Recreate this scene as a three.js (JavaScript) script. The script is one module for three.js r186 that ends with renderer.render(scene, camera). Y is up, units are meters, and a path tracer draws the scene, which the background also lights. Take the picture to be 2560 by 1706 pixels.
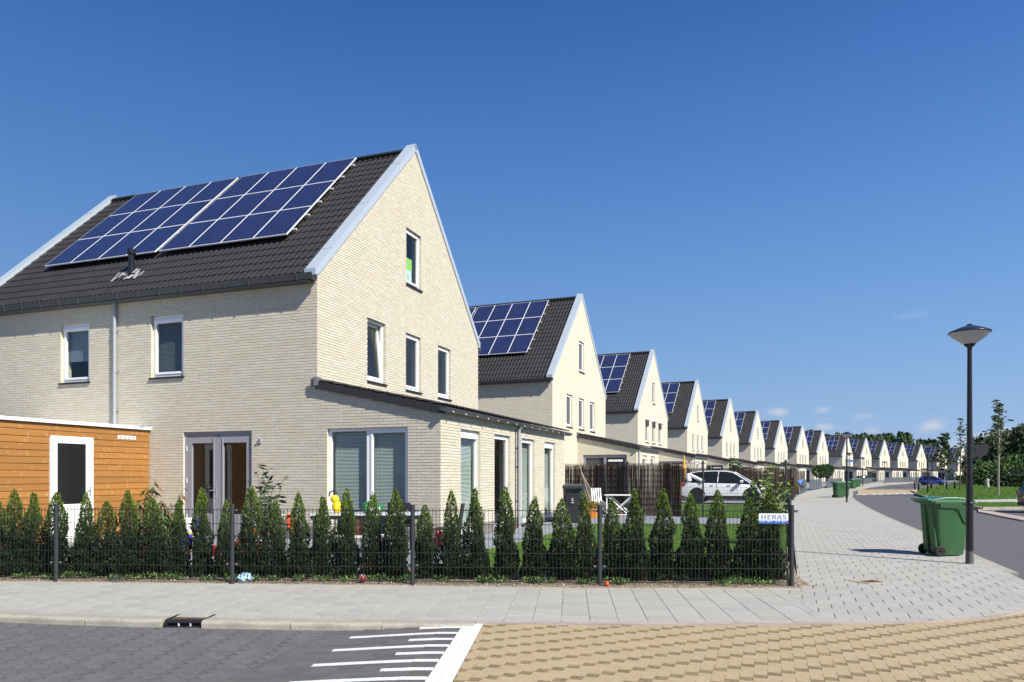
import * as THREE from 'three';
import { mergeGeometries, toCreasedNormals } from 'three/addons/utils/BufferGeometryUtils.js';
import { RoundedBoxGeometry } from 'three/addons/geometries/RoundedBoxGeometry.js';

// ---------------------------------------------------------------- camera, sky, sun, exposure
const scene = new THREE.Scene();
const EYE = 1.47, FOCAL = 1819.2, IMG_W = 2560, IMG_H = 1706, HORIZON = 1189.5;   // solved from the photograph's vanishing points
const camera = new THREE.PerspectiveCamera(2 * Math.atan(IMG_H / 2 / FOCAL) * 180 / Math.PI, 1024 / 682, 0.1, 3000);
camera.position.set(0, EYE, 0);
camera.lookAt(0, EYE, -1);
camera.setViewOffset(1024, 682, 0, -(HORIZON - IMG_H / 2) / IMG_H * 682, 1024, 682);
camera.updateMatrixWorld();
const renderer = new THREE.WebGLRenderer({ antialias: true });
renderer.setSize(1024, 682);
renderer.toneMapping = THREE.LinearToneMapping;
const EXPO = 1.62;
renderer.toneMappingExposure = EXPO;
renderer.shadowMap.enabled = true;
const SUN = new THREE.Vector3(0.540, 0.663, 0.518).normalize();
const sun = new THREE.DirectionalLight(new THREE.Color(1, 0.955, 0.865), 4.8);
sun.name = 'sun';
sun.position.copy(SUN).multiplyScalar(160).add(new THREE.Vector3(30, 0, -60));
sun.target.position.set(30, 0, -60);
sun.castShadow = true; sun.shadow.mapSize.set(4096, 4096);
Object.assign(sun.shadow.camera, { left: -140, right: 140, top: 140, bottom: -140, near: 1, far: 400 });
scene.add(sun, sun.target);

function rngOf(seed) { let s = seed >>> 0; return () => { s = (s + 0x6d2b79f5) | 0; let t = Math.imul(s ^ (s >>> 15), 1 | s); t = (t + Math.imul(t ^ (t >>> 7), 61 | t)) ^ t; return ((t ^ (t >>> 14)) >>> 0) / 4294967296; }; }
const lerp = (a, b, t) => a + (b - a) * t, clamp = (x, a = 0, b = 1) => Math.min(b, Math.max(a, x)), smooth = (a, b, x) => { const t = clamp((x - a) / (b - a)); return t * t * (3 - 2 * t); };
// tileable value noise
function noiseField(seed, cells) {
  const r = rngOf(seed), g = new Float32Array(cells * cells); for (let i = 0; i < g.length; i++) g[i] = r();
  return (x, y) => {                                                   // x, y in 0..1, repeats
    x = (x - Math.floor(x)) * cells; y = (y - Math.floor(y)) * cells;
    const i = Math.floor(x), j = Math.floor(y), fx = x - i, fy = y - j, sx = fx * fx * (3 - 2 * fx), sy = fy * fy * (3 - 2 * fy), i0 = i % cells, j0 = j % cells, i1 = (i0 + 1) % cells, j1 = (j0 + 1) % cells;
    return lerp(lerp(g[j0 * cells + i0], g[j0 * cells + i1], sx), lerp(g[j1 * cells + i0], g[j1 * cells + i1], sx), sy);
  };
}
function fbm(seed, cells, octaves) { const f = []; for (let i = 0; i < octaves; i++) f.push(noiseField(seed + i * 17, cells << i)); return (x, y) => { let s = 0, a = 0.5, t = 0; for (const n of f) { s += a * n(x, y); t += a; a *= 0.55; } return s / t; }; }

// the sky: air that pales towards the horizon and towards the sun, with a few small fair-weather clouds low down
{
  const W = 2048, H = 1024, data = new Float32Array(W * H * 4), sunAz = Math.atan2(SUN.z, SUN.x);
  const cl = fbm(5, 24, 5), cl2 = fbm(91, 40, 4);
  // azimuth (from straight ahead, to the right), elevation, half width, half height (all in degrees), strength
  const clouds = [];
  for (const [px, py, w, h, k] of [[1949, 1034, 27, 9, .55], [2056, 1027, 20, 7, .45], [2165, 1042, 26, 6, .25], [2325, 1066, 30, 14, .75], [2345, 1052, 26, 8, .5], [2060, 1069, 22, 10, .55], [2182, 1078, 24, 10, .5], [2520, 1098, 60, 26, .5], [2285, 790, 40, 9, .10], [2420, 1120, 90, 26, .35], [1700, 1150, 300, 30, .18]])
    clouds.push([Math.atan((px - 1280) / FOCAL), Math.atan((HORIZON - py) / FOCAL * Math.cos(Math.atan((px - 1280) / FOCAL))), w / FOCAL, h / FOCAL, k]);
  const r = rngOf(77);
  for (let i = 0; i < 26; i++) { const az = lerp(0.75, 5.6, r()); clouds.push([az, lerp(0.03, 0.2, r() * r()), lerp(.03, .1, r()), lerp(.008, .022, r()), lerp(.2, .5, r())]); }
  for (let j = 0; j < H; j++) {
    const el = ((j + 0.5) / H - 0.5) * Math.PI;
    for (let i = 0; i < W; i++) {
      const a = ((i + 0.5) / W - 0.5) * 2 * Math.PI, o = (j * W + i) * 4;
      const ca = Math.cos(a - sunAz) * Math.cos(Math.max(el, 0));
      const e = Math.min(Math.max(el, 0) * 180 / Math.PI, 46), side = 1 + 0.16 * (ca + 0.62);
      let c = [0.379 * Math.exp(-0.0611 * e - 0.00015 * e * e), 0.509 * Math.exp(-0.0248 * e - 0.00046 * e * e), 0.70 * Math.exp(0.0043 * e - 0.00061 * e * e)].map((v) => v * side);
      let az = a + Math.PI / 2; while (az < -0.7) az += 2 * Math.PI; while (az > 2 * Math.PI - 0.7) az -= 2 * Math.PI;
      if (el > 0 && el < 0.5) for (const [ca2, ce, cw, ch, k] of clouds) {
        const dx = (az - ca2) / cw, dy = (el - ce) / ch; if (dx * dx > 4 || dy * dy > 5) continue;
        const n = cl(i / W * 6, j / H * 12) * 0.65 + cl2(i / W * 9, j / H * 22) * 0.35;
        const d = 1 - (dx * dx + dy * dy * (dy < 0 ? 1.7 : 1)) * 0.75 + (n - 0.5) * 2.6, q = smooth(0.05, 1.1, d) * k;
        const lit = 0.70 + 0.10 * clamp(dy);
        c = [lerp(c[0], lit, q), lerp(c[1], lit * 1.0, q), lerp(c[2], lit * 1.06, q)];
      }
      if (el < 0) c = [lerp(c[0], .2, smooth(0, .05, -el)), lerp(c[1], .21, smooth(0, .05, -el)), lerp(c[2], .19, smooth(0, .05, -el))];
      for (let k = 0; k < 3; k++) data[o + k] = c[k] / EXPO; data[o + 3] = 1;
    }
  }
  const sky = new THREE.DataTexture(data, W, H, THREE.RGBAFormat, THREE.FloatType);
  sky.mapping = THREE.EquirectangularReflectionMapping; sky.magFilter = THREE.LinearFilter; sky.minFilter = THREE.LinearFilter; sky.needsUpdate = true;
  scene.background = sky; scene.environment = sky;
}

// ---------------------------------------------------------------- helpers
const V3 = THREE.Vector3, M4 = THREE.Matrix4, used = {};
const numbered = (name) => { const n = used[name] = (used[name] ?? -1) + 1; return n ? name + '_' + String(n).padStart(3, '0') : name; };
const at = (X, Z, y = 0) => new V3(X, y, -Z);                         // X to the right of the camera, Z ahead of it, metres
function tag(o, label, category, group) { o.userData.label = label; if (category) o.userData.category = category; if (group) o.userData.group = group; return o; }
function thing(name, label, category, group, pos, turn = 0) { const g = new THREE.Group(); g.name = numbered(name); tag(g, label, category, group); if (pos) g.position.copy(pos); g.rotation.y = turn; scene.add(g); return g; }
function copyOf(o, label, pos, turn, s) { const c = o.clone(); c.name = numbered(o.name.replace(/_\d{3}$/, '')); c.userData = { ...o.userData, label }; if (pos) c.position.copy(pos); if (turn !== undefined) c.rotation.y = turn; if (s) c.scale.set(...s); scene.add(c); return c; }
function mesh(name, geo, mat, parent) { const m = new THREE.Mesh(geo, mat); m.name = parent ? name : numbered(name); m.castShadow = m.receiveShadow = true; (parent ?? scene).add(m); return m; }
function structure(name, geo, mat, label) { const m = mesh(name, geo, mat); m.userData.kind = 'structure'; if (label) m.userData.label = label; return m; }
function structureGroup(name, label) { const g = new THREE.Group(); g.name = numbered(name); g.userData = { kind: 'structure', label }; scene.add(g); return g; }
function part(name, parent) { const g = new THREE.Group(); g.name = name; parent.add(g); return g; }
function inst(name, geo, mat, mats, cols, parent, stuff = true) {
  const m = new THREE.InstancedMesh(geo, mat, mats.length), c = new THREE.Color(); m.name = parent ? name : numbered(name);
  mats.forEach((x, i) => { m.setMatrixAt(i, x); if (cols) m.setColorAt(i, c.setRGB(...cols[i])); });
  m.castShadow = m.receiveShadow = true; if (stuff) m.userData.kind = 'stuff'; (parent ?? scene).add(m); return m;
}
function metricUV(g, s = 1) {                                          // uv in metres from the dominant axis of each face
  const p = g.attributes.position, n = g.attributes.normal, uv = new Float32Array(p.count * 2);
  for (let i = 0; i < p.count; i++) { const ax = Math.abs(n.getX(i)), ay = Math.abs(n.getY(i)), az = Math.abs(n.getZ(i)); const [a, b] = ay > ax && ay > az ? [p.getX(i), p.getZ(i)] : ax > az ? [p.getZ(i), p.getY(i)] : [p.getX(i), p.getY(i)]; uv[i * 2] = a * s; uv[i * 2 + 1] = b * s; }
  g.setAttribute('uv', new THREE.BufferAttribute(uv, 2)); return g;
}
const unitBox = new THREE.BoxGeometry(1, 1, 1);
class MB {                                                            // collects pieces, then merges them into one mesh
  constructor() { this.list = []; this.col = false; }
  add(g, m, color) {
    g = g.index ? g.toNonIndexed() : g.clone(); for (const k of Object.keys(g.attributes)) if (!['position', 'normal', 'uv'].includes(k)) g.deleteAttribute(k);
    if (!g.attributes.uv) g.setAttribute('uv', new THREE.BufferAttribute(new Float32Array(g.attributes.position.count * 2), 2));
    if (m) g.applyMatrix4(m);
    if (color) { this.col = true; const a = new Float32Array(g.attributes.position.count * 3); for (let i = 0; i < a.length; i += 3) a.set(color, i); g.setAttribute('color', new THREE.BufferAttribute(a, 3)); }
    this.list.push(g); return this;
  }
  box(x, y, z, w, h, d, rot, color) { return this.add(unitBox, mx(x, y, z, rot, [w, h, d]), color); }
  rbox(x, y, z, w, h, d, r = 0.01, rot, color) { return this.add(new RoundedBoxGeometry(w, h, d, 1, r), mx(x, y, z, rot), color); }
  cyl(x, y, z, r0, r1, h, n = 16, rot, color) { return this.add(new THREE.CylinderGeometry(r1, r0, h, n), mx(x, y, z, rot), color); }   // r0 below, r1 above
  bar(a, b, r, n = 6, color, r2) { a = new V3(...a); b = new V3(...b); const d = b.clone().sub(a), L = d.length(), q = new THREE.Quaternion().setFromUnitVectors(new V3(0, 1, 0), d.normalize()); return this.add(new THREE.CylinderGeometry(r2 ?? r, r, L, n), new M4().compose(a.add(b).multiplyScalar(0.5), q, new V3(1, 1, 1)), color); }
  geo(uv = true) { const g = mergeGeometries(this.list); if (uv) metricUV(g); return g; }
  build(name, mat, parent, uv = true) { return mesh(name, this.geo(uv), mat, parent); }
}
function mx(x, y, z, rot, s) { return new M4().compose(new V3(x, y, z), new THREE.Quaternion().setFromEuler(new THREE.Euler(...(rot ?? [0, 0, 0]))), new V3(...(s ?? [1, 1, 1]))); }
const lin2s = (v) => { v = clamp(v); return 255 * (v <= 0.0031308 ? v * 12.92 : 1.055 * Math.pow(v, 1 / 2.4) - 0.055); };
function tex(w, h, fn, srgb = true) {
  const d = new Uint8Array(w * h * 4);
  for (let y = 0; y < h; y++) for (let x = 0; x < w; x++) { const c = fn(x / w, y / h, x, y), o = (y * w + x) * 4; if (srgb) { d[o] = lin2s(c[0]); d[o + 1] = lin2s(c[1]); d[o + 2] = lin2s(c[2]); } else d[o] = d[o + 1] = d[o + 2] = clamp(c) * 255; d[o + 3] = 255; }
  const t = new THREE.DataTexture(d, w, h); t.wrapS = t.wrapT = THREE.RepeatWrapping; t.magFilter = THREE.LinearFilter; t.minFilter = THREE.LinearMipmapLinearFilter; if (srgb) t.colorSpace = THREE.SRGBColorSpace; t.needsUpdate = true; return t;
}
const rep = (t, sx, sy = sx) => { const c = t.clone(); c.repeat.set(sx, sy); c.needsUpdate = true; return c; };
const C = (r, g, b) => new THREE.Color().setRGB(r, g, b);
const std = (rgb, roughness = 0.8, o = {}) => new THREE.MeshStandardMaterial({ color: C(...rgb), roughness, ...o });
function ground(points, y) { const s = new THREE.Shape(points.map(([a, b]) => new THREE.Vector2(a, b))); const g = new THREE.ShapeGeometry(s).toNonIndexed(); g.rotateX(-Math.PI / 2); g.translate(0, y, 0); g.computeVertexNormals(); return metricUV(g); }
function slab(points, y, depth) { const s = new THREE.Shape(points.map(([a, b]) => new THREE.Vector2(a, b))); const g = new THREE.ExtrudeGeometry(s, { depth, bevelEnabled: false }); g.rotateX(-Math.PI / 2); g.translate(0, y - depth, 0); return metricUV(g); }
function inside(poly, x, y) { let c = false; for (let i = 0, j = poly.length - 1; i < poly.length; j = i++) { const [xi, yi] = poly[i], [xj, yj] = poly[j]; if ((yi > y) !== (yj > y) && x < (xj - xi) * (y - yi) / (yj - yi) + xi) c = !c; } return c; }
const along = (line, x) => { for (let i = 1; i < line.length; i++) if (x <= line[i][0] || i === line.length - 1) { const [a, b] = line[i - 1], [c, d] = line[i]; return b + (d - b) * (x - a) / (c - a); } };
const jitter = (r, c, k, tint = 0) => { const m = 1 + (r() - 0.5) * 2 * k, t = (r() - 0.5) * 2 * tint; return [c[0] * m * (1 + t), c[1] * m, c[2] * m * (1 - t)]; };

// ---------------------------------------------------------------- textures and materials
const n8 = fbm(11, 8, 5), n32 = fbm(23, 32, 4), n4 = fbm(37, 4, 6), n64 = fbm(51, 64, 3);
const tGrain = tex(512, 512, (x, y) => { const v = 0.86 + 0.20 * (n8(x, y) - 0.5) + 0.34 * (n64(x, y) - 0.5); return [v, v, v]; });
const tGrainB = tex(512, 512, (x, y) => 0.5 + 0.9 * (n64(x, y) - 0.5), false);
const tMottle = tex(512, 512, (x, y) => { const v = 0.84 + 0.5 * (n4(x, y) - 0.5) + 0.25 * (n64(x, y) - 0.5); return [v * 1.01, v, v * 0.985]; });
const tGrass = tex(1024, 1024, (x, y) => { const a = n64(x, y), b = n8(x, y), v = 0.55 + 1.1 * (a - 0.5) + 0.7 * (b - 0.5); return [clamp(v * (0.9 + 0.5 * (n32(x, y) - 0.5)), .1), clamp(v, .1), clamp(v * 0.8, .05)]; });
const tSoil = tex(512, 512, (x, y) => { const a = n64(x, y), b = n8(x, y); const v = 0.5 + 0.9 * (a - 0.45) + 0.5 * (b - 0.5); return [v, v * 0.95, v * 0.86]; });
const CREAM = [0.655, 0.600, 0.478];
// brick wall texture, 1.76 m x 1.5 m: 8 stretchers by 24 courses
const brickR = rngOf(3), brickTone = Array.from({ length: 24 * 8 }, () => [1 + (brickR() - 0.5) * 0.10, (brickR() - 0.5) * 0.03]);
const brickCell = (x, y) => { const cy = y * 24, row = Math.floor(cy) % 24, cx = x * 8 + (row % 2) * 0.5, k = Math.floor(cx) % 8, fx = (cx - Math.floor(cx)) * 220, fy = (cy - Math.floor(cy)) * 62.5; return [row * 8 + k, Math.min(fx, 220 - fx), Math.min(fy, 62.5 - fy)]; };
const tBrick = tex(1024, 1024, (x, y) => { const [k, dx, dy] = brickCell(x, y), j = Math.min(smooth(2.5, 6, dx), smooth(3, 6.5, dy)), [t, w] = brickTone[k], g = 0.96 + 0.12 * (n64(x, y) - 0.5) + 0.10 * (n4(x, y) - 0.5); const m = lerp(0.66, t, j) * g; return [CREAM[0] * m * (1 + w), CREAM[1] * m, CREAM[2] * m * (1 - w)]; });
const tBrickB = tex(1024, 1024, (x, y) => { const [, dx, dy] = brickCell(x, y); return Math.min(smooth(2, 7, dx), smooth(2, 7.5, dy)) * 0.85 + 0.15 * n64(x, y); }, false);
function brickMat(tint = [1, 1, 1]) { const a = rep(tBrick, 1 / 1.76, 1 / 1.5), b = rep(tBrickB, 1 / 1.76, 1 / 1.5); for (const t of [a, b]) t.offset.set(0, -0.05 / 1.5); return new THREE.MeshStandardMaterial({ color: C(...tint), map: a, bumpMap: b, bumpScale: 0.006, roughness: 0.9 }); }
// solar cells: 6 x 9 polycrystalline cells with two bus bars each
const cellR = rngOf(8), cellTone = Array.from({ length: 54 }, () => 0.82 + cellR() * 0.4);
const cells = noiseField(71, 48);
const tCells = tex(384, 576, (x, y) => { const cx = x * 6, cy = y * 9, k = Math.floor(cy) % 9 * 6 + Math.floor(cx) % 6, fx = cx - Math.floor(cx), fy = cy - Math.floor(cy); const e = Math.min(fx, 1 - fx, fy, 1 - fy); if (e < 0.018) return [0.12, 0.14, 0.21]; if (Math.abs(fx - 0.27) < 0.013 || Math.abs(fx - 0.73) < 0.013) return [0.11, 0.13, 0.25]; const t = cellTone[k] * (0.75 + 0.5 * cells(x, y * 1.5)); return [0.006 * t, 0.013 * t, 0.062 * t]; });
// planks
function plankTex(seed) { const a = fbm(seed, 4, 5), b = noiseField(seed + 5, 64), r = rngOf(seed), knots = Array.from({ length: 9 }, () => [r(), 0.15 + 0.7 * r(), 0.010 + 0.012 * r()]);
  return tex(1024, 128, (x, y) => { let warp = 0, kn = 0, halo = 0; for (const [kx, ky, kr] of knots) { let dx = Math.abs(x - kx); dx = Math.min(dx, 1 - dx); const dy = (y - ky) * 0.05, d = Math.sqrt(dx * dx + dy * dy); warp += 0.05 * Math.exp(-d * d / (kr * kr * 3)); kn = Math.max(kn, smooth(kr * 0.36, kr * 0.18, d)); halo = Math.max(halo, smooth(kr * 0.75, kr * 0.3, d)); }
    const g = a(x * 0.6, y * 0.9 + warp) * 0.6 + b(x * 0.03, y * 0.7 + warp * 2) * 0.4, v = 0.80 + 0.55 * (g - 0.5); let c = [0.40 * v, 0.178 * v, 0.042 * v]; c = c.map((q, i) => lerp(q, [0.50, 0.30, 0.12][i], halo * 0.6)); return c.map((q, i) => lerp(q, [0.13, 0.055, 0.02][i], kn * 0.6)); }); }
const tPlanks = [plankTex(101), plankTex(202), plankTex(303)];
const tRoad = tex(1024, 1024, (x, y) => { const v = 0.82 + 0.36 * (n64(x, y) - 0.5) + 0.22 * (n4(x, y) - 0.5); return [v, v, v * 1.02]; });

const M = {
  mortar: std([0.58, 0.525, 0.42], 0.95, { map: rep(tGrain, 1.4) }), brick: std([1, 1, 1], 0.9, { map: rep(tGrain, 2.2), bumpMap: rep(tGrainB, 3), bumpScale: 0.0025 }),
  wall: brickMat(), plinth: std([0.20, 0.18, 0.165], 0.9, { map: rep(tGrain, 2) }),
  tile: std([0.030, 0.0275, 0.0275], 0.52, { map: rep(tGrain, 1), bumpMap: rep(tGrainB, 2), bumpScale: 0.001 }), roofBack: std([0.026, 0.024, 0.024], 0.7),
  zinc: std([0.46, 0.52, 0.58], 0.42, { metalness: 0.25 }), gutter: std([0.085, 0.088, 0.09], 0.4, { metalness: 0.2 }), lead: std([0.17, 0.18, 0.20], 0.5, { bumpMap: rep(tGrainB, 3), bumpScale: 0.02 }), pipe: std([0.34, 0.36, 0.39], 0.45, { metalness: 0.2 }),
  pvc: std([0.80, 0.80, 0.80], 0.35), greyFrame: std([0.25, 0.255, 0.285], 0.4), sill: std([0.022, 0.02, 0.02], 0.35), glass: new THREE.MeshPhysicalMaterial({ color: C(0.90, 0.95, 0.945), roughness: 0.0, transmission: 1, thickness: 0, ior: 1.5 }),
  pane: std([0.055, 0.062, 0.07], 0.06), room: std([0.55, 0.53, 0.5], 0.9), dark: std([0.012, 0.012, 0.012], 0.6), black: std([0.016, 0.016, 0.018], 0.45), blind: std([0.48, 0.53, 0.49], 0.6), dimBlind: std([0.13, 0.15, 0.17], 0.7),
  alu: std([0.74, 0.75, 0.77], 0.35, { metalness: 0.3 }), cell: new THREE.MeshPhysicalMaterial({ map: tCells, roughness: 0.35, specularIntensity: 0.35, clearcoat: 0.45, clearcoatRoughness: 0.03 }),
  concrete: std([0.435, 0.43, 0.40], 0.9, { map: rep(tGrain, 1), bumpMap: rep(tGrainB, 2), bumpScale: 0.002 }), slab: std([0.40, 0.39, 0.352], 0.92, { map: rep(tMottle, 0.23), bumpMap: rep(tGrainB, 1), bumpScale: 0.003 }),
  joint: std([0.10, 0.095, 0.085], 1, { map: rep(tSoil, 1.5) }), kerb: std([0.375, 0.355, 0.30], 0.92, { map: rep(tMottle, 0.9), bumpMap: rep(tGrainB, 2), bumpScale: 0.004 }),
  paver: std([1, 1, 1], 0.88, { map: rep(tGrain, 2.1), bumpMap: rep(tGrainB, 3), bumpScale: 0.003 }), road: std([0.118, 0.116, 0.122], 0.85, { map: rep(tRoad, 0.31), bumpMap: rep(tGrainB, 1.2), bumpScale: 0.01 }),
  tan: std([0.43, 0.335, 0.20], 0.9, { map: rep(tMottle, 0.5) }), paint: std([0.76, 0.76, 0.74], 0.6, { map: rep(tGrain, 1.7) }), pink: std([0.40, 0.335, 0.30], 0.9, { map: rep(tMottle, 0.5) }),
  grass: std([0.115, 0.205, 0.033], 1, { map: rep(tGrass, 0.35), bumpMap: rep(tGrass, 0.6), bumpScale: 0.03 }), blade: std([1, 1, 1], 0.8, { vertexColors: true, side: THREE.DoubleSide }), earth: std([0.10, 0.115, 0.05], 1, { map: rep(tMottle, 0.02) }),
  soil: std([0.66, 0.56, 0.43], 1, { map: rep(tSoil, 1.3), bumpMap: rep(tSoil, 2), bumpScale: 0.03 }), terrace: std([0.245, 0.262, 0.30], 0.85, { map: rep(tMottle, 0.33) }),
  wire: std([0.011, 0.0115, 0.013], 0.6), post: std([0.028, 0.030, 0.034], 0.45), bolt: std([0.6, 0.6, 0.6], 0.3, { metalness: 0.8 }),
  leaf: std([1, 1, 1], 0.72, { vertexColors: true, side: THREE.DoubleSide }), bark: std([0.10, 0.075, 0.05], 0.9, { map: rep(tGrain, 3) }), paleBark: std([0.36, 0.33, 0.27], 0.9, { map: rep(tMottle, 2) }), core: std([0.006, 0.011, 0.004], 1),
  stick: std([1, 1, 1], 0.9, { vertexColors: true }), vc: std([1, 1, 1], 0.5, { vertexColors: true }),
  white: std([0.78, 0.78, 0.77], 0.5), rubber: std([0.012, 0.012, 0.012], 0.75), chrome: std([0.75, 0.76, 0.78], 0.22, { metalness: 0.9 }),
};

// ---------------------------------------------------------------- ground, roads, pavements
const ROAD = -0.07;                                                   // the carriageway lies 7 cm below the pavement
const kerbLine = [[-9, 8.55], [-7, 8.15], [-5.54, 7.88], [-4.58, 7.70], [-3.72, 7.60], [-2.5, 7.48], [-1.5, 7.42], [-.28, 7.36], [.5, 7.31], [1.5, 7.28], [2.5, 7.28], [3.2, 7.32], [4.08, 7.38], [4.77, 7.55], [5.56, 7.92], [6.2, 8.45], [6.75, 9.2], [7.2, 10.24]];
const streetKerb = [[7.57, 11.13], [8.25, 12.95], [10.08, 17.61], [11.6, 21.61], [13.29, 26.03], [15.95, 32.74], [19.46, 41.24], [23.4, 50.4], [28.03, 60.13], [32.73, 70.35], [36.59, 76.88], [44.91, 91.8], [60.85, 117.96], [74.62, 137.56], [92, 160], [112, 182], [135, 204], [160, 224]];
const plotEdge = [[-9, 10.25], [-7, 10.1], [-4.6, 9.94], [-1.3, 9.72], [1.2, 9.5], [3.78, 9.5], [3.98, 9.75], [4.12, 10.5], [4.57, 11.68], [14.23, 37.18], [17.07, 44.1], [21.42, 54.22], [27.62, 67.48], [30.72, 73.47], [37.38, 86.98], [52.69, 113.9], [69.19, 140.5], [80.5, 155.1], [101, 178], [125, 202], [150, 221]];
structure('ground', ground([[-500, -80], [600, -80], [600, 1100], [-500, 1100]], -0.16), M.earth);
structure('road', ground([[-60, -40], [95, -40], [95, 60], [120, 140], [175, 226], [150, 240], [100, 190], [40, 120], [-60, 60]], ROAD - 0.0035), M.road, 'grey clinker road curving past the row of houses');
const chamferTile = (w, d, h, c) => {                                 // top face, four chamfers, four sides; top at y = 0
  const p = [], q = (a, b, e, f) => p.push(...a, ...b, ...e, ...a, ...e, ...f), a = w / 2, b = d / 2, A = a - c, B = b - c;
  const t = [[-A, 0, -B], [-A, 0, B], [A, 0, B], [A, 0, -B]], m = [[-a, -c, -b], [-a, -c, b], [a, -c, b], [a, -c, -b]], l = m.map(([x, , z]) => [x, -h, z]);
  q(...t); for (let i = 0; i < 4; i++) { const j = (i + 1) % 4; q(t[j], t[i], m[i], m[j]); q(m[j], m[i], l[i], l[j]); }
  const g = new THREE.BufferGeometry(); g.setAttribute('position', new THREE.Float32BufferAttribute(p, 3)); g.computeVertexNormals(); return metricUV(g);
};
function clipTo(poly, quad) {                                         // the part of poly inside the convex quad
  let out = poly, area = 0; for (let i = 0; i < 4; i++) { const [a, b] = quad[i], [c, d] = quad[(i + 1) % 4]; area += a * d - b * c; }
  const q = area > 0 ? quad : [...quad].reverse();
  for (let i = 0; i < 4 && out.length; i++) {
    const [ax, ay] = q[i], [bx, by] = q[(i + 1) % 4], side = ([x, y]) => (bx - ax) * (y - ay) - (by - ay) * (x - ax), next = [];
    out.forEach((p, k) => { const o = out[(k + out.length - 1) % out.length], sp = side(p), so = side(o); if ((sp >= 0) !== (so >= 0)) { const t = so / (so - sp); next.push([o[0] + (p[0] - o[0]) * t, o[1] + (p[1] - o[1]) * t]); } if (sp >= 0) next.push(p); });
    out = next;
  }
  return out;
}
// lays pieces {c: [X, Z], w, d, a (turn), tone} into a region; the 300 nearest become parts, the rest one part of kind stuff
function pave(parent, name, region, pieces, { gap, thick = 0.05, chamfer = 0.003, y = 0, yAt, tones, seed, mat = M.paver, seen = () => true, rough = 0.0012, keep = 300, tilt = 1 }) {
  const r = rngOf(seed), full = [], cut = new MB(), mats = tones.map((c) => { const m = mat.clone(); m.color = C(...c); return m; }), geos = new Map();
  for (const p of pieces) {
    const w = p.w - gap, d = p.d - gap, ca = Math.cos(p.a), sa = Math.sin(p.a), corner = (u, v) => [p.c[0] + u * ca - v * sa, p.c[1] + u * sa + v * ca];
    const quad = [corner(-w / 2, -d / 2), corner(w / 2, -d / 2), corner(w / 2, d / 2), corner(-w / 2, d / 2)], n = quad.filter(([a, b]) => inside(region, a, b)).length;
    const tone = p.tone ?? Math.floor(r() * tones.length), yy = (yAt ? yAt(...p.c) : y) + (r() - 0.5) * 2 * rough, tx = (r() - 0.5) * 0.006 * tilt, tz = (r() - 0.5) * 0.006 * tilt;
    if (n === 4) {
      const key = w.toFixed(3) + '_' + d.toFixed(3); if (!geos.has(key)) geos.set(key, chamferTile(w, d, thick, chamfer));
      const slope = yAt ? Math.atan((yAt(p.c[0] + 0.05, p.c[1]) - yAt(p.c[0] - 0.05, p.c[1])) / 0.1) : 0;
      full.push({ key, tone, dist: Math.hypot(p.c[0], p.c[1]), vis: seen(...p.c), m: new M4().makeRotationFromEuler(new THREE.Euler(tx, 0, tz + slope)).multiply(new M4().makeRotationY(p.a)).setPosition(p.c[0], yy, -p.c[1]) });
    } else if (n > 0) {
      const poly = clipTo(region, quad); if (poly.length < 3) continue; let ar = 0; poly.forEach(([a, b], i) => { const [c, e] = poly[(i + 1) % poly.length]; ar += a * e - b * c; }); if (Math.abs(ar) < 0.002) continue;
      cut.add(slab(poly, yy, thick), null, tones[tone]);
    }
  }
  full.sort((a, b) => (b.vis - a.vis) || a.dist - b.dist);
  for (const f of full.slice(0, keep)) { const m = mesh(name, geos.get(f.key), mats[f.tone], parent); f.m.decompose(m.position, m.quaternion, m.scale); }
  for (const [key, geo] of geos) { const rest = full.slice(keep).filter((f) => f.key === key); if (rest.length) inst(name, geo, mat, rest.map((f) => f.m), rest.map((f) => jitter(r, tones[f.tone], 0.02)), parent); }
  if (cut.list.length) { const m = cut.build('cut_' + name, Object.assign(mat.clone(), { vertexColors: true }), parent); m.userData.kind = 'stuff'; }
}
const inFrame = (X, Z) => Z > 4.9 && Math.abs(X) < 0.715 * Z + 0.1;
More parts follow.
